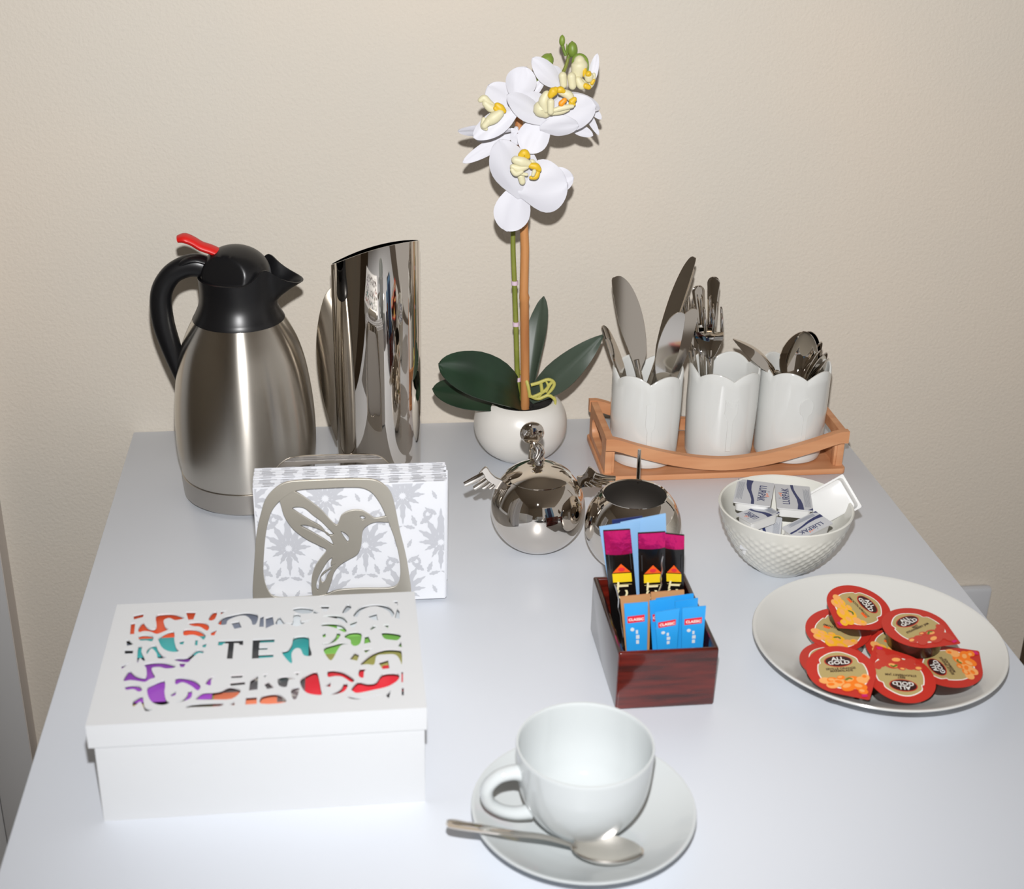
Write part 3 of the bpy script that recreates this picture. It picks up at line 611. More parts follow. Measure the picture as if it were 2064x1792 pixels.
# ================================================================ SUGAR POTS
def sphere_prof(R, zc, a0, a1, n): return [(R * cos(a0 + (a1 - a0) * i / n), zc + R * sin(a0 + (a1 - a0) * i / n)) for i in range(n + 1)]
def wing_mesh(pts, y, depth=.0012):
    me = poly([pts], depth, .0005); me.transform(VERT(y)); return smooth(me)
R, zc = .0413, .0385
sx, sy_ = .1603, 1.0640
az = math.asin((.0690 - zc) / R)
low = -1.19
t = thing('sugar_pot', (sx, sy_, 0), 'round mirror-steel sugar pot with lid and outspread wings', 'sugar pot')
def potbody(cx, cy, par, lipr):
    prof = [(0, 0), (.0140, 0)] + sphere_prof(R, zc, low, az, 40) + [(lipr, zc + R * sin(az) + .0004), (lipr - .0012, zc + R * sin(az) - .0002)]
    prof += [(R * .955 * cos(a), zc + R * .955 * sin(a)) for a in [az - .05 - (az - .05 - low) * i / 24 for i in range(25)]] + [(0, .0022)]
    me = lathe(prof, cx, cy, 120)
    for p in me.polygons:
        c = p.center; d = Vector((c.x - cx, c.y - cy, c.z - zc)).length
        p.material_index = 1 if d < R * .975 and c.z > .002 and c.z < zc + R * sin(az) - .0006 else 0
    return obj('body', me, ['mirror', 'satin'], par)
potbody(sx, sy_, t, R * cos(az))
R2 = R + .0010
lid_ = obj('lid', lathe([(0, zc + R * sin(az) - .0012), (R2 * cos(az) - .0006, zc + R2 * sin(az) - .0014)] + sphere_prof(R2, zc, az, pi / 2, 24)[:-1] + [(0, zc + R2)], sx, sy_, 120), 'mirror', t, label='domed mirror lid')
c7 = lambda pts, y: [(lambda q: (q.x, q.z))(ON(920 + a / 4.3, 830 + b / 4.3, y)) for a, b in pts]
wl = smoothloop([(430, 640), (395, 588), (335, 560), (290, 520), (255, 472), (215, 505), (190, 550), (215, 600), (270, 640), (340, 655), (400, 668)], 4)
wr = smoothloop([(1045, 560), (1085, 552), (1118, 520), (1150, 472), (1190, 500), (1235, 540), (1240, 580), (1210, 620), (1150, 632), (1090, 640), (1060, 645)], 4)
for nm, pts, sg in (('left', wl, 1), ('right', wr, -1)):
    w_ = obj('wing', wing_mesh(c7(pts, sy_), sy_ - .002), 'mirror', t, label='mirror-steel wing on the %s' % nm)
    fe = [([(235, 530), (150, 578), (68, 618)], 25), ([(260, 575), (200, 620), (150, 652)], 21), ([(290, 600), (250, 635), (222, 648)], 17), ([(325, 620), (300, 642), (282, 652)], 14)] if sg == 1 else [([(1190, 535), (1280, 562), (1372, 564)], 24), ([(1180, 565), (1250, 595), (1316, 612)], 20), ([(1150, 590), (1205, 620), (1252, 636)], 17), ([(1110, 600), (1145, 622), (1172, 632)], 15)]
    for f_, rr in fe: obj('feather', tube([Vector((x, sy_ - .0030, z)) for x, z in c7(f_, sy_)], [rr * .000115, rr * .000128, rr * .00010], 14, .55, (0, 1, 0), n=5), 'mirror', w_)
# wing-shaped knob on the lid
kz = ON(1081, 932, sy_)
k_ = obj('knob', lathe([(0, zc + R2 - .001), (.0046, zc + R2 - .0005), (.0042, kz.z), (.0048, kz.z + .003), (.0030, kz.z + .007), (0, kz.z + .008)], sx, sy_, 24), 'mirror', lid_)
tube_pts = [[(1081, 925), (1088, 912), (1090, 902), (1082, 893)], [(1078, 922), (1084, 908), (1081, 898), (1074, 892)], [(1076, 922), (1077, 912), (1072, 903)], [(1084, 926), (1092, 914), (1094, 904)]]
for q in tube_pts: obj('knob_feather', tube([ON(a, b, sy_ - .002) for a, b in q], [.0028, .0030, .0026, .0010][-len(q):], 12, n=5), 'mirror', lid_)
# second pot, open
ox, oy = .2366, 1.0230
t2 = thing('sugar_pot', (ox, oy, 0), 'open mirror-steel sugar pot without lid, behind the packet box', 'sugar pot')
potbody(ox, oy, t2, R * cos(az))
obj('wing', tube([ON(1286, 972, oy + .0285), ON(1287.5, 940, oy + .0285), ON(1289, 906, oy + .0285)], [.0017, .0017, .0015], 10, n=4), 'mirror', t2, label='rear wing seen edge-on as a thin rod')
w_ = [(oy - .040, .050), (oy - .052, .062), (oy - .060, .075), (oy - .066, .066), (oy - .060, .056), (oy - .050, .046)]
me = poly([smoothloop([(a - oy, b) for a, b in w_], 4)], .0012, .0005); me.transform(frame((ox, oy, 0), (0, 1, 0), (0, 0, 1))); obj('wing', smooth(me), 'mirror', t2)
# round-ended spoon leaning behind the knob
t3 = thing('sugar_spoon', (sx - .006, sy_ + .050, .0), 'small spoon with a round mirror end, upright behind the winged pot', 'spoon')
hc = ON(1072.5, 873, 1.100)
obj('handle', tube([Vector((hc.x + .001, 1.1085, .0)), Vector((hc.x + .001, 1.107, .03)), Vector((hc.x, 1.101, hc.z - .006))], [.0036, .0030, .0026], 12, .5, (0, 1, 0), n=4), 'mirror', t3)
bm = bmesh.new(); ball(hc, .0108, (1, .35, 1), bm=bm, u=28, v=18)
for k in range(7):
    a = radians(200 + k * 24); ball((hc.x + .0062 * cos(a) * (1 if k % 2 else .6), hc.y - .0034, hc.z + .004 + .0052 * sin(a)), .0016, bm=bm, u=8, v=6)
obj('disc', fin(bm, 60), 'mirror', t3, label='round embossed end of the spoon')

# ================================================================ CUTLERY CADDY
BX0, BX1, CY0, CY1 = .2424, .4834, 1.1895, 1.2830
t = thing('bamboo_caddy', ((BX0 + BX1) / 2, (CY0 + CY1) / 2, 0), 'bamboo tray with curved rails holding three white cutlery jars', 'caddy')
me = poly([rrect(BX0, BX1, CY0 - .0065, CY1, .004)], .0030, .0008); me.transform(Matrix.Translation((0, 0, .0030))); obj('base', smooth(me), 'bamboo', t)
def rail(y0, y1):
    bm = bmesh.new(); n = 32; R_ = []
    for i in range(n + 1):
        s = -1 + 2 * i / n; x = (BX0 + BX1) / 2 + s * (BX1 - BX0) / 2 * 1.0
        k = min(1, abs(s) / .92) ** 1.7; zt = .0205 + .0250 * k; hgt = .0125
        R_.append([bm.verts.new((x, y0, zt - hgt)), bm.verts.new((x, y1, zt - hgt)), bm.verts.new((x, y1, zt)), bm.verts.new((x, y0, zt))])
    for a, b in zip(R_, R_[1:]):
        for k in range(4): bm.faces.new((a[k], a[(k + 1) % 4], b[(k + 1) % 4], b[k]))
    bm.faces.new(R_[0]); bm.faces.new(R_[-1]); bmesh.ops.bevel(bm, geom=[e for e in bm.edges if e.calc_length() > .004 and len(e.link_faces) == 2 and e.calc_face_angle(0) > .9], offset=.0006, segments=2, affect='EDGES')
    return fin(bm)
obj('rail', rail(CY0 - .0065, CY0 + .0005), 'bamboo', t, label='curved front rail')
obj('rail', rail(CY1 - .006, CY1 + .001), 'bamboo', t, label='curved back rail')
for x0 in (BX0 + .001, BX1 - .008):
    me = poly([[(CY0 + .0005, .006), (CY1 - .006, .006), (CY1 - .006, .0440), (CY0 + .0005, .0440)], rrect(CY0 + .018, CY1 - .018, .013, .034, .009)], .0035, .0006)
    me.transform(frame((x0 + .0035, 0, 0), (0, 1, 0), (0, 0, 1))); obj('side_panel', smooth(me), 'bamboo', t)
for x0 in (BX0 + .0015, BX1 - .0105):
    for y0 in (CY0 + .0008, CY1 - .014): obj('post', boxme(x0, x0 + .009, y0, y0 + .0078, .006, .036, bev=.0006), 'bamboo', t)
JZ = .0062
def jar(cx, cy, rb, rt, ph, emb, label):
    t = thing('cutlery_jar', (cx, cy, JZ), label, 'jar', 'white scalloped cutlery jars in the bamboo tray')
    def jf(r, z, a):
        if z < .06: return r, z
        k = (z - .06) / .04; rim = .0955 + .0075 * abs(sin(3 * (a - ph))) ** .8; return r, .06 + (rim - .06) * k
    prof = [(0, JZ), (rb - .004, JZ), (rb - .001, JZ + .0015), (rb, JZ + .005)]
    prof += [(rb + (rt - rb) * (i / 10) ** .8, .012 + .048 * i / 10) for i in range(11)] + [(rt, .07), (rt, .08), (rt, .09), (rt, .0985), (rt - .0008, .1000), (rt - .0022, .1000), (rt - .0030, .0985)]
    prof += [(rt - .0031, .08), (rt - .0031, .06), (rb - .0025, .014), (0, .0115)]
    b_ = obj('body', lathe(prof, cx, cy, 144, jf), 'porcelain', t)
    # faint raised emblem on the front
    a = -pi / 2 + emb[1]; r = rt - .0004
    fx, fy = cx + r * cos(a), cy + r * sin(a); fr = frame((fx, fy, 0), (-sin(a), cos(a), 0), (0, 0, 1))
    if emb[0] == 'knife': s = [[(-.005, .076), (.0035, .078), (.0035, .052), (.0008, .048), (.0008, .022), (-.003, .022), (-.003, .048), (-.005, .054)]]
    elif emb[0] == 'fork': s = [[(-.006, .076), (-.004, .070), (-.0035, .076), (-.0015, .076), (-.001, .070), (.001, .070), (.0015, .076), (.0035, .076), (.004, .070), (.006, .076), (.006, .064), (.0022, .056), (.0022, .024), (-.0022, .024), (-.0022, .056), (-.006, .064)]]
    else: s = [smoothloop([(0, .078), (.006, .073), (.006, .063), (.002, .057), (.0018, .03), (-.0018, .03), (-.002, .057), (-.006, .063), (-.006, .073)], 4)]
    me = poly(s, .00075, .0004); me.transform(fr); obj('embossed_%s' % emb[0], smooth(me), 'porcelain', b_, label='faint raised %s shape on the jar' % emb[0])
    return t
J1 = (.2885, 1.2255); J2 = (.3655, 1.2280); J3 = (.4365, 1.2260)
jar(*J1, .0328, .0345, -pi / 2 - .12, ('knife', -.05), 'left white porcelain jar with a raised knife, full of table knives')
jar(*J2, .0332, .0350, -pi / 2 + .02, ('fork', 0), 'middle white porcelain jar with a raised fork, holding the forks')
jar(*J3, .0335, .0347, -pi / 2 + .05, ('spoon', .1), 'right white porcelain jar with a raised spoon, holding teaspoons')

# cutlery prototypes: along +z, face towards -y, origin at the lower (handle) end
def knife_mesh(L, bw=.0090, mir=1):
    hL = L * .50; s = mir
    out = [(-.0032, 0), (.0032, 0), (.0036, .01), (.0030, hL * .6), (.0026, hL * .9), (.0030, hL)]
    out += [(x, z) for x, z in [(bw * .45, hL + .012), (bw * .62, hL + (L - hL) * .35), (bw * .62, hL + (L - hL) * .62), (bw * .42, hL + (L - hL) * .85), (bw * .1, L - .002), (-bw * .22, L), (-bw * .42, L - .006), (-bw * .44, hL + (L - hL) * .5), (-.0040, hL + .012)]]
    out += [(-.0028, hL), (-.0026, hL * .9), (-.0030, hL * .6), (-.0036, .01)]
    if s < 0: out = [(-x, z) for x, z in out][::-1]
    blade = poly([smoothloop(out, 5)], .0006, .0002); blade.transform(frame((0, 0, 0), (1, 0, 0), (0, 0, 1)))
    return smooth(blade), tube([(0, 0, .001), (0, 0, .02), (0, 0, hL * .6), (0, 0, hL * .95), (0, 0, hL + .01)], [.0032, .0042, .0036, .0030, .0028], 14, .75, (0, -1, 0), n=3)
def bowl_sheet(L, bl, bw, hw=.0022, dep=.0045, th=.0009, fork=False, up=1):
    """spoon: handle then bowl, along +z"""
    bm = bmesh.new(); nu = 44; nv = 10; rows = []
    zs = [L - bl - (L - bl) * cos(pi / 2 * i / 22) for i in range(22)] + [L - bl + bl * (1 - cos(pi * i / 22)) / 2 for i in range(23)]
    for z in zs:
        d_ = L - bl
        if z < d_:
            s = z / d_; w_ = hw * (1.9 - 1.2 * min(1, s * 1.3) ** .7) * min(1, sqrt(max(0, 1 - (1 - min(1, s / .05)) ** 2)) + .03)
            if s > .85: w_ = hw * .8
            off = .0045 * sin(pi * min(1, s)) * .8 - .003 * (max(0, (s - .75) / .25)) ** 2; dp = 0.0
        else:
            s = (z - d_) / bl; w_ = bw / 2 * max(.0, sin(pi * min(1, s) ** .92)) ** .5 if s < 1 else bw * .01; off = -.003 * (1 - s); dp = dep * sin(pi * min(1, s * .97 + .03)) ** .8
            w_ = max(w_, hw * .7 * (1 - s))
        row = []
        for j in range(nv + 1):
            v = -1 + 2 * j / nv; row.append(bm.verts.new((w_ * v, -off * up + dp * (1 - v * v) * up + (0.0006 * v * v if dp == 0 else 0), z)))
        rows.append(row)
    for a, c in zip(rows, rows[1:]):
        for j in range(nv): bm.faces.new((a[j], a[j + 1], c[j + 1], c[j]))
    bmesh.ops.recalc_face_normals(bm, faces=bm.faces); bmesh.ops.solidify(bm, geom=bm.faces[:], thickness=th); return fin(bm, 60)
def fork_meshes(L):
    bm = bmesh.new(); hL = L * .66
    tube([(0, 0, .001), (0, 0, .03), (0, .003, hL * .6), (0, 0, hL * .95), (0, .001, hL + .008)], [.0044, .0040, .0022, .0020, .0022], 12, .5, (0, -1, 0), bm=bm, n=4)
    h = fin(bm, 60)
    n = 12; bm = bmesh.new(); rows = []
    for i in range(n + 1):
        s = i / n; z = hL + s * .026; w_ = .0022 + (.0136 - .0022) * min(1, s * 1.25) ** .7; row = [bm.verts.new((w_ * v, .0035 * sin(pi * s * .7) * (1 - .3 * v * v), z)) for v in (-1, -.6, -.2, .2, .6, 1)]; rows.append(row)
    for a, c in zip(rows, rows[1:]):
        for j in range(5): bm.faces.new((a[j], a[j + 1], c[j + 1], c[j]))
    bmesh.ops.recalc_face_normals(bm, faces=bm.faces); bmesh.ops.solidify(bm, geom=bm.faces[:], thickness=.0011); root = fin(bm, 60)
    tines = []
    for x in (-.0122, -.0041, .0041, .0122):
        tines.append(tube([(x * .96, .0028, hL + .0245), (x, .0030, hL + .035), (x, .0010, hL + .048), (x, -.0022, L)], [.0017, .0015, .0012, .0005], 8, .8, (0, -1, 0), n=3))
    return h, root, tines
def jarfloor(tip, low, jc, zf=.0135, rmax=.026):
    """handle end on the jar floor along the line tip->low"""
    d = (low - tip); e = tip + d * ((tip.z - zf) / (tip.z - low.z))
    v = Vector((e.x - jc[0], e.y - jc[1])); 
    if v.length > rmax: v *= rmax / v.length; e = Vector((jc[0] + v.x, jc[1] + v.y, zf))
    return e
def orient(base, tip, facing):
    ez = (tip - base).normalized(); ey = -Vector(facing); ey = (ey - ez * ey.dot(ez)).normalized(); ex = ey.cross(ez)
    mt = Matrix((ex, ey, ez)).transposed().to_4x4(); mt.translation = base; return mt
def rootat(name, mt, label, cat, group):
    o = bpy.data.objects.new(name, None); col.objects.link(o); o.empty_display_size = .02; WORLD[o.name] = Vector((0, 0, 0)); o.matrix_world = mt; return tag(o, label, cat, group)
def knife(tip, ytip, low, ylow, jc, face, label, bw=.010, mir=1, jname='knives'):
    T_ = ON(*tip, ytip); Lw = ON(*low, ylow); e = jarfloor(T_, Lw, jc); Ln = (T_ - e).length
    o = rootat('table_knife', orient(e, T_, face), label, 'knife', 'table knives in the left jar')
    b, h = knife_mesh(Ln, bw, mir); obj('blade', b, 'chrome', o); obj('handle', h, 'chrome', o)
knife((1250, 556), 1.235, (1290, 755), 1.215, J1, (-.15, -1, .45), 'broad dark table knife leaning left, second from the left', .0215, 1)
knife((1217, 655), 1.235, (1250, 748), 1.228, J1, (.75, -.65, .2), 'small table knife leaning far left over the jar rim', .0140, 1)
knife((1394, 517), 1.235, (1306, 750), 1.215, J1, (-.5, -.85, .3), 'longest table knife, tip highest of all the cutlery', .0125, -1)
knife((1391, 540), 1.240, (1318, 755), 1.222, J1, (-.75, -.6, .2), 'table knife half hidden right behind the longest one', .0140, -1)
knife((1366, 629), 1.205, (1343, 752), 1.200, J1, (-.15, -.8, -.55), 'bright short-looking table knife at the front of the left jar', .0190, -1)
knife((1394, 622), 1.215, (1362, 752), 1.205, J1, (-.05, -.8, -.60), 'bright table knife leaning right, in front of the fork tines', .0190, -1)
def fork(tip, ytip, low, ylow, jc, face, label, L=.175):
    T_ = ON(*tip, ytip); Lw = ON(*low, ylow); e = jarfloor(T_, Lw, jc); Ln = (T_ - e).length
    o = rootat('fork', orient(e, T_, face), label, 'fork', 'table forks in the jars')
    h, r_, ti = fork_meshes(Ln); obj('handle', h, 'chrome', o); hd = obj('head', r_, 'chrome', o)
    for x in ti: obj('tine', x, 'chrome', hd)
fork((1428, 618), 1.225, (1430, 740), 1.215, J2, (-.35, -.9, .1), 'fork at the front right of the middle jar, tines clear of the others')
fork((1404, 600), 1.235, (1412, 700), 1.228, J2, (-.2, -.95, .1), 'fork with tines just behind the bright knife')
fork((1380, 598), 1.245, (1396, 700), 1.235, J2, (-.1, -.95, .1), 'fork leaning left, tines behind the long knife')
fork((1376, 604), 1.252, (1392, 720), 1.240, J2, (.1, -.95, .1), 'leftmost fork, tines seen through the knives')
# upside-down cutlery: handles pointing up
def handle_up(tip, ytip, low, ylow, jc, label, w_=.0075, face=(0, -1, .2)):
    T_ = ON(*tip, ytip); Lw = ON(*low, ylow); e = jarfloor(T_, Lw, jc, rmax=.013); Ln = (T_ - e).length
    o = rootat('table_spoon', orient(T_, e, face), label, 'spoon', 'spoons standing handle-up in the middle jar')
    me = bowl_sheet(Ln, Ln * .28, .026, w_ / 2, .004); obj('body', me, 'chrome', o)
handle_up((1407, 577), 1.245, (1404, 735), 1.235, J2, 'dark handle end standing up behind the fork tines', .0070)
handle_up((1439, 559), 1.238, (1419, 740), 1.228, J2, 'tall handle end leaning right above the forks', .0068, (-.3, -.9, .2))
def teaspoon(name, tip, ytip, low, ylow, jc, face, label, bw=.026, up=1, L=None, bl=.042):
    T_ = ON(*tip, ytip); Lw = ON(*low, ylow); e = jarfloor(T_, Lw, jc); Ln = (T_ - e).length
    o = rootat(name, orient(e, T_, face), label, 'spoon', 'teaspoons in the right jar')
    obj('bowl_and_handle', bowl_sheet(Ln, bl, bw, .0024, .0065, up=up), 'mirror', o)
teaspoon('teaspoon', (1624, 668), 1.235, (1603, 748), 1.228, J3, (-.25, -.95, .15), 'large teaspoon facing forward at the centre of the right jar', .0365, 1, bl=.052)
teaspoon('teaspoon', (1634, 668), 1.242, (1612, 752), 1.235, J3, (.1, -.95, .1), 'teaspoon nested right behind the large forward-facing one', .036, 1, bl=.052)
teaspoon('teaspoon', (1656, 688), 1.240, (1632, 752), 1.232, J3, (.75, -.6, .1), 'dark teaspoon right of the nested pair', .024, 1)
teaspoon('teaspoon', (1653, 706), 1.225, (1630, 752), 1.218, J3, (.80, -.5, .1), 'teaspoon seen side-on in front of the dark ones', .022, 1)
teaspoon('teaspoon', (1667, 710), 1.232, (1645, 752), 1.226, J3, (.7, -.6, .1), 'second teaspoon from the right in the right jar', .024, 1)
teaspoon('teaspoon', (1671, 722), 1.225, (1655, 752), 1.220, J3, (.85, -.5, .1), 'rightmost teaspoon in the right jar', .020, 1)
# spoon lying over the left rim: bowl points left
T_ = ON(1478, 683, 1.222); e = ON(1566, 752, 1.222); dd = (e - T_).normalized(); e2 = e + dd * .012 + Vector((.030, .004, -.075))
o = rootat('teaspoon', Matrix(), 'teaspoon tipped far left over the rim of the right jar', 'spoon', 'teaspoons in the right jar')
n = 26; bm = bmesh.new(); rows = []
for i in range(n + 1):
    s = i / n; p = T_ + (e - T_) * s; w_ = .0118 * max(.03, sin(pi * min(1, s * .88 + .0))) ** .75 if s < .95 else .0025
    nn = Vector((.45, -.35, .82)).normalized(); sd = dd.cross(nn).normalized()
    rows.append([bm.verts.new(p + sd * (w_ * v) + nn * (.0065 * sin(pi * s) * (1 - v * v))) for v in (-1, -.7, -.35, 0, .35, .7, 1)])
for a, c in zip(rows, rows[1:]):
    for j in range(6): bm.faces.new((a[j], a[j + 1], c[j + 1], c[j]))
bmesh.ops.recalc_face_normals(bm, faces=bm.faces); bmesh.ops.solidify(bm, geom=bm.faces[:], thickness=.0009)
obj('bowl', fin(bm, 60), 'chrome', o)
obj('handle', tube([e - dd * .002, e + dd * .004, e + (e2 - e) * .3, e2], [.0026, .0024, .0022, .0030], 10, .6, (0, -1, 0), n=4), 'chrome', o)

# ================================================================ BUTTER BOWL
bx, by = .3650, 1.0105
t = thing('butter_bowl', (bx, by, 0), 'white textured bowl heaped with wrapped butter portions', 'bowl')
outp = [(.0190, 0), (.0215, .0008)] + spline([(.0235, .0025), (.0345, .0125), (.0445, .0270), (.0520, .0430), (.0568, .0590)], 12)
bm = bmesh.new(); seg = 168; rings = []
allp = [(0, .0015), (.017, .0015)] + outp + [(.0570, .0600), (.0562, .0608), (.0548, .0600)] + spline([(.0545, .0590), (.0490, .0420), (.0410, .0270), (.0300, .0140), (.0150, .0070)], 4) + [(0, .0060)]
def bf(r, z, a):
    if .006 < z < .052 and any(abs(r - p[0]) < 1e-6 and abs(z - p[1]) < 1e-6 for p in outp):
        k = min(1, (z - .006) / .006, (.052 - z) / .004); u = a * 34 / 2; v = z * 420
        h = abs(sin(u + v)) * abs(sin(u - v)); return r + (.0011 * k * h - .0004 * k), z
    return r, z
obj('body', lathe(allp, bx, by, 220, bf), 'bowl', t)
PW, PH, PT = .0325, .0430, .0100
def butter_proto():
    o = rootat('butter_portion', Matrix(), '', 'butter portion', 'wrapped butter portions in the white bowl')
    bm = bmesh.new(); rings = []
    for sx_, z in ((.80, -PT), (.86, -PT * .93), (.90, -.0015), (.90, -.0010), (1.0, -.0009), (1.0, -.0002)):
        q = rrect(-PW / 2 * sx_, PW / 2 * sx_, -PH / 2 * (sx_ + (1 - sx_) * .2), PH / 2 * (sx_ + (1 - sx_) * .2), .0035 if sx_ < 1 else .0015, 5)
        rings.append([bm.verts.new((x, y, z)) for x, y in q])
    for a, b in zip(rings, rings[1:]):
        for k in range(len(a)): bm.faces.new((a[k], a[(k + 1) % len(a)], b[(k + 1) % len(a)], b[k]))
    bm.faces.new(rings[0]); bm.faces.new(rings[-1]); obj('tub', fin(bm), 'tray', o)
    me = poly([rrect(-PW / 2, PW / 2, -PH / 2, PH / 2, .0012)], .00012); me.transform(Matrix.Translation((0, 0, .0000)))
    li = obj('foil_lid', me, 'ink_silver', o)
    U = lambda u, v: ((u - .5) * PW, (v - .5) * PH)
    sw = [U(.44, .995), U(.52, .995), U(.535, .80), U(.60, .60), U(.70, .38), U(.74, .2), U(.75, .005), U(.57, .005), U(.60, .2), U(.58, .42), U(.50, .66), U(.45, .85)]
    z = .00022; pr = [(poly([sw], .00005), Matrix.Translation((0, 0, z)), 0), (poly([[U(1 - .005, .005), U(.86, .005), U(.93, .05), U(.995, .10)]], .00005), Matrix.Translation((0, 0, z)), 0)]
    tx = text('LURPAK', .0098, .00005, weight=.00008); pr.append((tx, Matrix.Translation((U(.29, .5)[0], 0, z)) @ Matrix.Rotation(pi / 2, 4, 'Z') @ Matrix.Diagonal((.80, .92, 1, 1)), 0))
    for k in range(7):
        x = .79 + .025 * k; pr.append((poly([[U(x, .12), U(x + .008, .12), U(x + .008, .86 - .03 * (k % 3)), U(x, .86 - .03 * (k % 3))]], .00004), Matrix.Translation((0, 0, z)), 1))
    pr.append((poly([[U(.37, .2), U(.38, .2), U(.38, .82), U(.37, .82)]], .00004), Matrix.Translation((0, 0, z)), 1))
    for dx_, dy_ in ((0, 0), (.03, .05), (-.02, .06), (.02, -.05)): pr.append((poly([ell(*U(.13 + dx_, .55 + dy_), .0009, .0007, 10)], .00004), Matrix.Translation((0, 0, z)), 2))
    for dx_, dy_ in ((.05, .13), (.0, -.12)): pr.append((poly([ell(*U(.11 + dx_, .52 + dy_), .0011, .0004, 10)], .00004), Matrix.Translation((0, 0, z)), 1))
    obj('print', join(pr), ['ink_navy', 'ink_grey', 'ink_salmon'], li, label='navy wave and LURPAK lettering')
    return o
bp_ = butter_proto()
c9 = lambda x, y, z: AT(1430 + x / 6.45, 930 + y / 6.45, z)
def place(o, origin, ex, ey, sx=1, sy=1): o.matrix_world = frame(origin, ex, ey) @ Matrix.Diagonal((sx, sy, 1, 1))
def quad(o, BL, BR, TL, W0, H0):
    ex = BR - BL; ey = TL - BL; c = BL + ex / 2 + ey / 2; place(o, c, ex, ey, ex.length / W0, ey.length / H0)
P_ = [copy_tree(bp_) if i else bp_ for i in range(6)]
zt = .062
quad(P_[0], c9(830, 285, .0600), c9(355, 225, .0600), c9(810, 590, .0590), PW, PH)
quad(P_[1], c9(885, 603, .0595), c9(1360, 645, .0590), c9(835, 290, .0600), PW, PH)
quad(P_[2], c9(1430, 700, .0570), c9(1130, 560, .0520) + Vector((-.001, .0, -.003)), c9(1690, 835, .0600), PW, PH)
quad(P_[2], c9(1660, 850, .0575), c9(1430, 690, .0600), c9(1110, 980, .0545), PW, PH)
e1 = (RIGHT * .55 + DOWN * .83).normalized(); nn_ = (FWD + RIGHT * .55 + DOWN * -.10).normalized(); e1 = (e1 - nn_ * e1.dot(nn_)).normalized(); e2 = nn_.cross(e1)
P_[3].matrix_world = frame(ON(1676, 1012, 1.026), e1, e2)
quad(P_[4], c9(555, 800, .0535), c9(930, 665, .0550), c9(330, 690, .0530), PW, PH)
P_[5].matrix_world = frame(Vector((.3420, .9990, .0400)), (.92, -.30, -.05), (.3, .85, .3))
for o_, lb in zip(P_, ('left one of the two flat butter portions on top of the bowl', 'right one of the two flat butter portions on top of the bowl', 'butter portion leaning at the front right of the bowl', 'upturned butter portion showing its white tub at the bowl\'s right edge',
                      'butter portion under the top pair, white side showing', 'lowest butter portion showing at the bowl\'s front left')): o_['label'] = lb

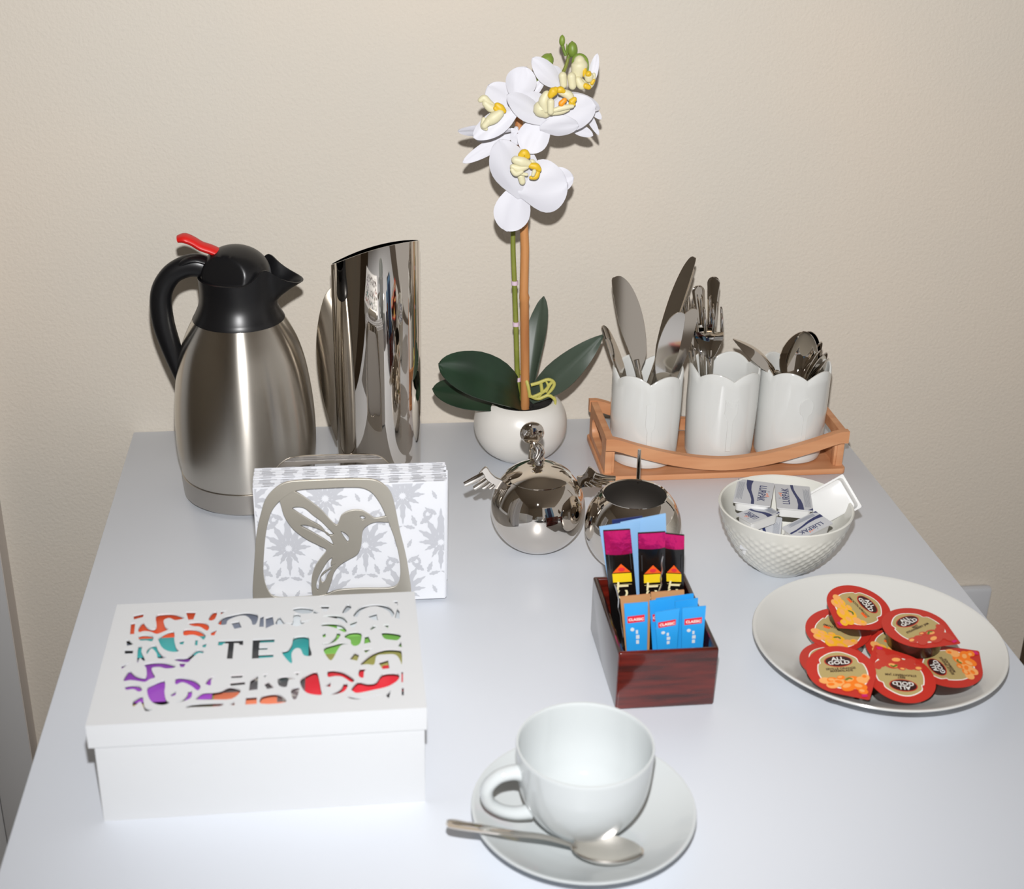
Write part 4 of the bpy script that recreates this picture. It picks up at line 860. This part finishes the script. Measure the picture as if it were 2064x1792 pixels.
# ================================================================ JAM PLATE
plx, ply = .3960, .8600
t = tag(obj('plate', lathe([(0, .0035), (.040, .0035), (.042, 0), (.050, .0)] + spline([(.052, .0012), (.070, .0085), (.085, .0160), (.0950, .0215)], 6) + [(.0956, .0226), (.0950, .0234), (.0936, .0232)] + spline([(.0920, .0222), (.082, .0172), (.070, .0118), (.058, .0075), (.046, .0060)], 6) + [(0, .0055)], plx, ply, 128), 'plate', loc=(plx, ply, 0)),
        'round white plate with scattered red and gold jam tubs', 'plate')
TR = .0250
def jam_proto(kind):
    o = rootat('jam_tub', Matrix(), '', 'jam tub', 'foil-lidded jam tubs on the white plate')
    obj('cup', lathe([(0, -.0145), (.0185, -.0145), (.0200, -.0132), (.0228, -.0012), (.0238, -.0008), (.0238, -.0003), (0, -.0003)], 0, 0, 48), 'jamtub', o)
    def outline(s):
        pts = []
        for i in range(64):
            a = radians(90) + 2 * pi * i / 64; r = TR
            dd = abs((a - radians(-70 + 360) + pi) % (2 * pi) - pi)
            x, y = r * cos(a), r * sin(a); pts.append((x, y))
        ta = radians(-68); tip = (TR * 1.36 * cos(ta), TR * 1.36 * sin(ta)); out = []
        for x, y in pts:
            a = math.atan2(y, x); dd = abs((a - ta + pi) % (2 * pi) - pi)
            if dd > radians(43): out.append((x, y))
        # insert tip between the neighbours
        out.sort(key=lambda p: (math.atan2(p[1], p[0]) - ta) % (2 * pi)); out = [(tip[0] + .0007, tip[1] + .0005), ] + out + [(tip[0] - .0008, tip[1] + .0001)]
        return out
    ol = outline(1); me = poly([ol], .00015); li = obj('foil_lid', me, 'ink_red', o)
    sc = TR / .025
    def clip(pts): 
        return pts
    gold = smoothloop([(-.0150, .0060), (-.0165, -.0020), (-.0150, -.0090), (-.0110, -.0150), (-.0020, -.0190), (.0080, -.0190), (.0150, -.0140), (.0178, -.0050), (.0170, .0040), (.0140, .0062), (.0130, .0110), (.0060, .0165), (0, .0180), (-.0060, .0165), (-.0125, .0118), (-.0132, .0072)], 4)
    wh = [(x * 1.045, y * 1.045) for x, y in gold]
    Z = lambda k: Matrix.Translation((0, 0, .00022 + .00010 * k))
    pr = [(poly([wh], .00004), Z(0), 0), (poly([gold], .00004), Z(1), 1), (poly([ell(0, .0085, .0104, .0060)], .00004), Z(2), 2), (poly([ell(0, .0085, .0096, .0053)], .00004), Z(3), 3)]
    pr.append((text('ALL\nGOLD', .0056, .00005, weight=.00008), Matrix.Translation((0, .0087, .00062)) @ Matrix.Diagonal((1.02, .88, 1, 1)), 0))
    nm = dict(apricot='SMOOTH APRICOT', marmalade='SEVILLE ORANGE\nMARMALADE', strawberry='BEST\nSTRAWBERRY JAM')[kind]
    pr.append((text(nm, .0028, .00005, weight=.00006), Matrix.Translation((0, -.0005, .00052)), 3))
    if kind == 'apricot': pr.append((poly([[(-.011, -.0035), (-.006, -.0035), (-.006, -.0012), (-.011, -.0012)], ], .00004), Z(2), 4)); pr.append((poly([[(.006, -.0035), (.012, -.0035), (.012, -.0012), (.006, -.0012)]], .00004), Z(2), 4))
    fr = dict(apricot=(5, 5, 7), marmalade=(6, 6, 7), strawberry=(8, 8, 9))[kind]
    rnd = random.Random(len(kind)); blobs = [(-.014, -.0105, .0042, .0032), (-.0085, -.0105, .0040, .0030), (-.0035, -.0135, .0052, .0038), (.0050, -.0120, .0060, .0042), (.0125, -.0120, .0042, .0034), (-.0095, -.0155, .0046, .0034), (.0015, -.0180, .0060, .0042), (.0095, -.0185, .0052, .0040), (.0155, -.0095, .003, .0035), (-.002, -.0085, .003, .002), (.0105, -.0235, .0035, .0030)]
    for i, (x, y, a, b) in enumerate(blobs):
        r_ = rnd.uniform(-.5, .5)
        pr.append((poly([ell(x, y, a, b, 18, r_)], .00003), Z(2 + i * .25), fr[i % 3] if i % 4 else fr[2])); pr.append((poly([ell(x - a * .2, y + b * .25, a * .55, b * .45, 12, r_)], .00003), Z(2.1 + i * .25), (7 if i % 3 == 0 else fr[(i + 1) % 3])))
    pr.append((poly([ell(.0020, -.0105, .0020, .0009, 10, .6)], .00003), Z(5.2), 10)); pr.append((poly([ell(.0045, -.0100, .0018, .0008, 10, -.5)], .00003), Z(5.2), 10))
    pr.append((poly([[(.0085, -.0265), (.0125, -.0265), (.0125, -.0290), (.0085, -.0290)]], .00003), Z(5), 11))
    obj('print', join(pr), ['ink_white', 'ink_gold', 'ink_red', 'ink_oval', 'ink_brightorange', 'ink_yellow', 'ink_orange', 'ink_peach', 'ink_strawberry', 'ink_strawberry' if kind == 'strawberry' else 'ink_orange', 'ink_green', 'ink_pink'], li, label='gold oval label with ALL GOLD lettering and fruit')
    return o
jp = {k: jam_proto(k) for k in ('apricot', 'marmalade', 'strawberry')}; used = {}
def jam(kind, c, z, tip, zt, n, label):
    """c, tip: photo pixels of lid centre and tip; n: lid normal"""
    o = copy_tree(jp[kind]) if kind in used else jp[kind]; used[kind] = 1
    C_ = AT(*c, z); T2 = AT(*tip, zt); n = Vector(n).normalized(); d = T2 - C_; d = (d - n * d.dot(n)).normalized()   # direction to tip = local angle -68 deg
    ey0 = -d; ex = ey0.cross(n).normalized()          # d -> local -y
    base = Matrix((ex, ey0, n)).transposed().to_4x4(); base.translation = C_
    o.matrix_world = base @ Matrix.Rotation(radians(-22), 4, 'Z'); o['label'] = label
jam('marmalade', (1680, 1332), .0205, (1757, 1345), .021, (-.05, -.02, 1), 'marmalade tub mostly hidden under the front left tub')
jam('apricot', (1690, 1268), .0250, (1690, 1307), .018, (-.12, -.12, 1), 'apricot tub at the left, lid partly covered')
jam('marmalade', (1695, 1350), .0290, (1746, 1412), .022, (-.08, -.16, 1), 'orange marmalade tub at the front left, lettering upright')
jam('apricot', (1812, 1300), .0240, (1808, 1328), .020, (-.10, -.15, 1), 'apricot tub in the middle of the pile, half covered')
jam('strawberry', (1816, 1365), .0255, (1770, 1322), .026, (.02, -.22, 1), 'strawberry tub at the front centre, lettering upside down')
jam('marmalade', (1910, 1343), .0240, (1971, 1301), .032, (-.02, -.06, 1), 'marmalade tub at the right edge of the pile')
jam('apricot', (1731, 1224), .0405, (1704, 1252), .0375, (.10, -.20, 1), 'apricot tub topmost at the back left of the pile')
jam('strawberry', (1846, 1265), .0425, (1926, 1298), .040, (-.02, -.06, 1), 'strawberry tub topmost at the back right of the pile')

# ================================================================ PACKET BOX
bx0, bx1, by0, by1, bz = .1845, .2580, .8165, .9245, .0490
t = thing('packet_box', ((bx0 + bx1) / 2, (by0 + by1) / 2, 0), 'glossy dark mahogany box holding coffee and creamer sachets', 'box')
wt = .0042; 
obj('front_panel', boxme(bx0, bx1, by0, by0 + wt, 0, bz, bev=.0020, seg=4), 'darkwood', t)
obj('back_panel', boxme(bx0, bx1, by1 - wt, by1, 0, bz, bev=.0016, seg=3), 'darkwood', t)
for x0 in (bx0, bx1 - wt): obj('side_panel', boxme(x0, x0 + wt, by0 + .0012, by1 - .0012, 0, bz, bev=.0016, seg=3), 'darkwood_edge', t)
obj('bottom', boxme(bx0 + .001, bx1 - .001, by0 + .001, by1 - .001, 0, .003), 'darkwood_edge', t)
def sachet(name, TL, TR_, BL, BR, yt, yb, m, label, cat, group, th=.0012, puff=.0006, zbot=.0045, strips=(), bands=None):
    """upright sachet: four photo pixels for the visible face; the lower edge is carried on down to zbot"""
    a = ON(*TL, yt); b = ON(*TR_, yt); c = ON(*BL, yb); d = ON(*BR, yb)
    ka = (a.z - zbot) / (a.z - c.z); kb = (b.z - zbot) / (b.z - d.z); c2 = a + (c - a) * ka; d2 = b + (d - b) * kb
    lo, hi = bx0 + wt + .0005, bx1 - wt - .0005
    for q in (c2, d2):
        q.x = min(max(q.x, lo), hi)
    n = ((b - a).cross(c2 - a)).normalized()
    if n.y > 0: n = -n
    root = rootat(name, Matrix.Translation((a + b) / 2), label, cat, group); WORLD[root.name] = (a + b) / 2
    def S(u, v): return a.lerp(b, u).lerp(c2.lerp(d2, u), v)      # u across, v down
    def build(u0, u1, v0, v1, off, mk, nu=6, nv=10, nm='body', solid=True, lab=None, par=None):
        bm = bmesh.new(); G = []
        for i in range(nv + 1):
            r = []
            for j in range(nu + 1):
                u = u0 + (u1 - u0) * j / nu; v = v0 + (v1 - v0) * i / nv
                h = puff * (1 - (2 * u - 1) ** 2) * min(1, v * 12) + off; r.append(bm.verts.new(S(u, v) + n * h))
            G.append(r)
        for p, q in zip(G, G[1:]):
            for j in range(nu): bm.faces.new((p[j], p[j + 1], q[j + 1], q[j]))
        if solid:
                m0 = sum(((v.co).dot(n) for v in bm.verts)) / len(bm.verts)
                bmesh.ops.recalc_face_normals(bm, faces=bm.faces); bmesh.ops.solidify(bm, geom=bm.faces[:], thickness=th)
                m1 = sum(((v.co).dot(n) for v in bm.verts)) / len(bm.verts)
                if m1 > m0: bmesh.ops.translate(bm, vec=-n * th, verts=bm.verts)
        return obj(nm, fin(bm, 60), mk, par or root, label=lab)
    body = build(0, 1, 0, 1, 0, m)
    vis = 1 / max(ka, 1e-6)
    return root, build, S, n, vis, body
def decal(S, n, puff, uv, off=.0009):
    bm = bmesh.new(); bm.faces.new([bm.verts.new(S(u, v) + n * (puff * (1 - (2 * u - 1) ** 2) + off)) for u, v in uv]); return fin(bm)
def walltext(S, n, body, u, v, h, rot, mk, par, vs, off=.0018):
    """flat lettering at (u, v) of a sachet face"""
    ux = (S(1, v) - S(0, v)).normalized(); uy = (S(u, 0) - S(u, 1)).normalized(); me = text(body, h, .00006, weight=h * .02)
    me.transform(frame(S(u, v) + n * off, ux, uy) @ Matrix.Rotation(rot, 4, 'Z')); return obj('lettering', me, mk, par, label='printed lettering ' + body.replace('\n', ' '))
# pale blue packets at the back
G_ = 'sachets in the mahogany box'
sachet('blue_packet', (1234, 1049), (1295, 1041), (1240, 1190), (1300, 1190), .906, .912, 'ink_navy', 'packet with a dark navy top edge, rearmost in the box', 'sachet', G_)
r_, bd, S, n, vis, b_ = sachet('blue_packet', (1251, 1054), (1342, 1036), (1260, 1190), (1345, 1190), .900, .908, 'ink_lightblue', 'pale blue packet reaching highest at the back right', 'sachet', G_)
r_, bd, S, n, vis, b_ = sachet('blue_packet', (1208, 1063), (1290, 1050), (1230, 1197), (1288, 1195), .893, .903, 'ink_lightblue', 'pale blue packet at the back left, behind a coffee stick', 'sachet', G_)
def coffee(TL, TR_, BL, BR, yt, yb, lab, capv, cap2=None):
    r_, bd, S, n, vis, b_ = sachet('coffee_stick', TL, TR_, BL, BR, yt, yb, 'foil_black', lab, 'sachet', 'black and pink coffee sticks in the mahogany box', puff=.0016)
    bd(0, 1, 0, capv * vis, .0008, 'foil_pink', nv=4, nm='foil_cap', solid=False, lab='pink foil top')
    k = vis
    q = lambda a0, a1, b0, b1: [(a0, b0 * k), (a1, b0 * k), (a1, b1 * k), (a0, b1 * k)]
    lb = obj('label_panel', decal(S, n, .0016, q(.16, .88, .66, .80)), 'ink_yellowbox', b_, label='yellow panel')
    obj('label_panel', decal(S, n, .0016, [(.52, .50 * k), (.86, .645 * k), (.18, .645 * k)]), 'ink_brightorange', b_, label='orange roof-shaped mark')
    obj('label_panel', decal(S, n, .0016, [(u, v * k) for u, v in ell(.52, .585, .13, .03, 12)], .0012), 'ink_crimson', b_)
    obj('label_panel', decal(S, n, .0016, q(.18, .86, .83, .838), .0012), 'gold_trim', b_)
    walltext(S, n, 'CT', .50, .925 * k, .0120, pi / 2, 'ink_creamtext', b_, k, .0026)
    for u0 in (.10, .90): obj('crease', decal(S, n, .0016, q(u0 - .012, u0 + .012, .34, .60), .0011), 'ink_charcoal', b_)
coffee((1216, 1070), (1270, 1067), (1229, 1197), (1282, 1197), .884, .888, 'coffee stick standing alone at the left', .36)
coffee((1332, 1074), (1379, 1079), (1337, 1192), (1377, 1190), .886, .892, 'rightmost coffee stick, partly behind the next', .23)
coffee((1286, 1075), (1341, 1072), (1290, 1197), (1338, 1197), .880, .885, 'coffee stick in the middle with a shiny silver edge', .24)
obj_edge = [[(1336, 1120), (1333, 1135), (1335, 1150), (1331, 1165), (1333, 1180), (1325, 1198)], [(1239, 1178), (1243, 1190), (1247, 1208), (1246, 1225), (1250, 1240), (1252, 1260)]]
for k, (q, yy, lab) in enumerate(zip(obj_edge, (.876, .868), ('silver foil strip edge between the two right coffee sticks', 'silver foil strip edge beside the left coffee stick'))):
    if k == 0: me = tube([ON(a, b, yy) for a, b in q] + [ON(1322, 1225, yy)], .0011, 8, .5, (1, 0, 0), n=3)
    else: me = tube([ON(a, b, yy) for a, b in q] + [ON(1256, 1285, .860)], .0011, 8, .5, (1, 0, 0), n=3)
    tag(obj('foil_strip', me, 'foil_silver', loc=ON(*q[0], yy)), lab, 'foil strip')
r_, bd, S, n, vis, b_ = sachet('brown_sachet', (1312, 1195), (1379, 1190), (1316, 1290), (1380, 1280), .860, .862, 'ink_tan', 'right tan paper sugar sachet behind the blue sticks', 'sachet', G_)
r_, bd, S, n, vis, b_ = sachet('brown_sachet', (1250, 1204), (1311, 1198), (1259, 1290), (1309, 1290), .857, .860, 'ink_tan', 'left tan paper sugar sachet behind the blue sticks', 'sachet', G_)
def stick(TL, TR_, BL, BR, y, lab, red=True):
    r_, bd, S, n, k, b_ = sachet('creamer_stick', TL, TR_, BL, BR, y, y + .002, 'ink_blue', lab, 'sachet', 'bright blue creamer sticks in the mahogany box', puff=.0004, th=.0009)
    if red:
        q = [(.10, .29 * k), (.86, .27 * k), (.86, .43 * k), (.10, .45 * k)]
        obj('label_panel', decal(S, n, .0004, q, .0004), 'ink_classic', b_, label='red panel reading CLASSIC')
        walltext(S, n, 'CLASSIC', .48, .36 * k, .0030, 0, 'ink_white', b_, k, .0012)
        obj('label_panel', decal(S, n, .0004, [(u, v * k) for u, v in ell(.30, .60, .09, .045, 12)], .0004), 'ink_palegrey', b_)
        for z_, w_ in ((.62, .10), (.74, .16), (.86, .14)):
            obj('label_panel', decal(S, n, .0004, [(.46, z_ * k), (.46 + w_, z_ * k), (.46 + w_, (z_ + .09) * k), (.46, (z_ + .09) * k)], .0004), 'ink_palegrey', b_)
stick((1352, 1203), (1398, 1197), (1356, 1295), (1398, 1292), .8510, 'rearmost creamer stick, second from the right', False)
stick((1361, 1213), (1407, 1206), (1362, 1297), (1402, 1295), .8470, 'creamer stick behind the rightmost one', False)
stick((1322, 1207), (1360, 1202), (1326, 1297), (1362, 1295), .8440, 'creamer stick in the middle of the bundle', False)
stick((1309, 1212), (1352, 1206), (1315, 1302), (1352, 1300), .8400, 'creamer stick showing a sliver of red at the centre')
stick((1258, 1218), (1306, 1214), (1263, 1302), (1304, 1303), .8340, 'leftmost creamer stick, apart from the rest')
stick((1320, 1235), (1370, 1227), (1325, 1303), (1365, 1301), .8300, 'front middle creamer stick with a red panel')
stick((1375, 1226), (1423, 1222), (1374, 1300), (1417, 1297), .8320, 'rightmost creamer stick with a red panel')

# ================================================================ CUP, SAUCER, TEASPOON
qx, qy = .1397, .6920
sc_ = [(0, .0030), (.024, .0030), (.0255, 0), (.0300, 0)] + spline([(.0315, .0010), (.048, .0070), (.062, .0135), (.0708, .0185)], 6) + [(.0716, .0194), (.0712, .0204), (.0700, .0204)] + spline([(.0690, .0198), (.058, .0142), (.045, .0090), (.034, .0062)], 6) + [(.026, .0052), (0, .0050)]
tag(obj('saucer', lathe(sc_, qx, qy, 128), 'cup', loc=(qx, qy, 0)), 'round white porcelain saucer under the cup', 'saucer')
ux_, uy_ = .1385, .6905; uz = .0056
t = thing('coffee_cup', (ux_, uy_, uz), 'empty white porcelain cup on the saucer at the front', 'cup')
outp = spline([(.0200, .0035), (.0245, .0062), (.0320, .0140), (.0385, .0260), (.0418, .0400), (.0432, .0630)], 8)
inn = spline([(.0414, .0630), (.0400, .0420), (.0365, .0280), (.0300, .0160), (.0180, .0085)], 8)
prof = [(0, .0012), (.0170, .0012), (.0175, .0), (.0195, .0), (.0200, .0035)] + outp[1:] + [(.0429, .0638), (.0418, .0638)] + inn + [(0, .0070)]
obj('body', lathe([(r, z + uz) for r, z in prof], ux_, uy_, 128), 'cup', t)
ha = radians(188); H_ = lambda r, z: Vector((ux_ + r * cos(ha), uy_ + r * sin(ha), z + uz))
obj('handle', tube([H_(.0395, .0475), H_(.0465, .0495), H_(.0560, .0475), H_(.0625, .0400), H_(.0615, .0300), H_(.0540, .0220), H_(.0440, .0175), H_(.0340, .0170)], [.0052, .0045, .0041, .0040, .0039, .0038, .0040, .0046], 18, 1.15, (sin(ha), -cos(ha), 0), n=7), 'cup', t)
# teaspoon across the front of the saucer
A = AT(897, 1656, .0300); B = AT(1160, 1712, .0145); Cc = AT(1297, 1718, .0160)
t = thing('teaspoon', (.115, .655, .012), 'steel teaspoon lying on the saucer in front of the cup', 'spoon')
path = [(901, 1656, .0285), (930, 1662, .0285), (980, 1670, .0285), (1040, 1679, .0280), (1095, 1686, .0265), (1135, 1697, .0225), (1160, 1707, .0175)]
wpx = [.0066, .0066, .0054, .0040, .0033, .0028, .0026]
bm = bmesh.new(); q = spline([tuple(AT(*p)) + (w_,) for p, w_ in zip(path, wpx)], 6); rows = []
for i, p in enumerate(q):
    P0 = Vector(p[:3]); d_ = Vector(q[min(i + 1, len(q) - 1)][:3]) - Vector(q[max(i - 1, 0)][:3]); s_ = d_.cross(Vector((0, .35, 1))).normalized(); up_ = s_.cross(d_).normalized(); w_ = p[3]
    if i < 4: w_ *= (.35, .78, .93, 1)[i]
    rows.append([bm.verts.new(P0 + s_ * (w_ * v) + up_ * (.0013 * (1 - v * v) )) for v in (-1, -.85, -.5, 0, .5, .85, 1)])
for a, c in zip(rows, rows[1:]):
    for j in range(6): bm.faces.new((a[j], a[j + 1], c[j + 1], c[j]))
bmesh.ops.recalc_face_normals(bm, faces=bm.faces); bmesh.ops.solidify(bm, geom=bm.faces[:], thickness=.0013); obj('handle', fin(bm, 50), 'chrome', t)
bm = bmesh.new(); n_ = 30; rows = []; a0 = AT(1152, 1706, .0178); a1 = AT(1298, 1716, .0190); d_ = (a1 - a0); s_ = d_.cross(Vector((0, .15, 1))).normalized(); up_ = s_.cross(d_.normalized())
for i in range(n_ + 1):
    s = (1 - cos(pi * i / n_)) / 2; w_ = .0152 * max(0, sin(pi * s ** .92)) ** .5; w_ = max(w_, .0026 * (1 - s)); dp = .0088 * sin(pi * (s * .96 + .02)) ** .7
    rows.append([bm.verts.new(a0 + d_ * s + s_ * (w_ * v) - up_ * (dp * (1 - v * v))) for v in [k / 5 - 1 for k in range(11)]])
for a, c in zip(rows, rows[1:]):
    for j in range(10): bm.faces.new((a[j], a[j + 1], c[j + 1], c[j]))
bmesh.ops.recalc_face_normals(bm, faces=bm.faces); bmesh.ops.solidify(bm, geom=bm.faces[:], thickness=.0010); obj('bowl', fin(bm, 60), 'spoon', t)
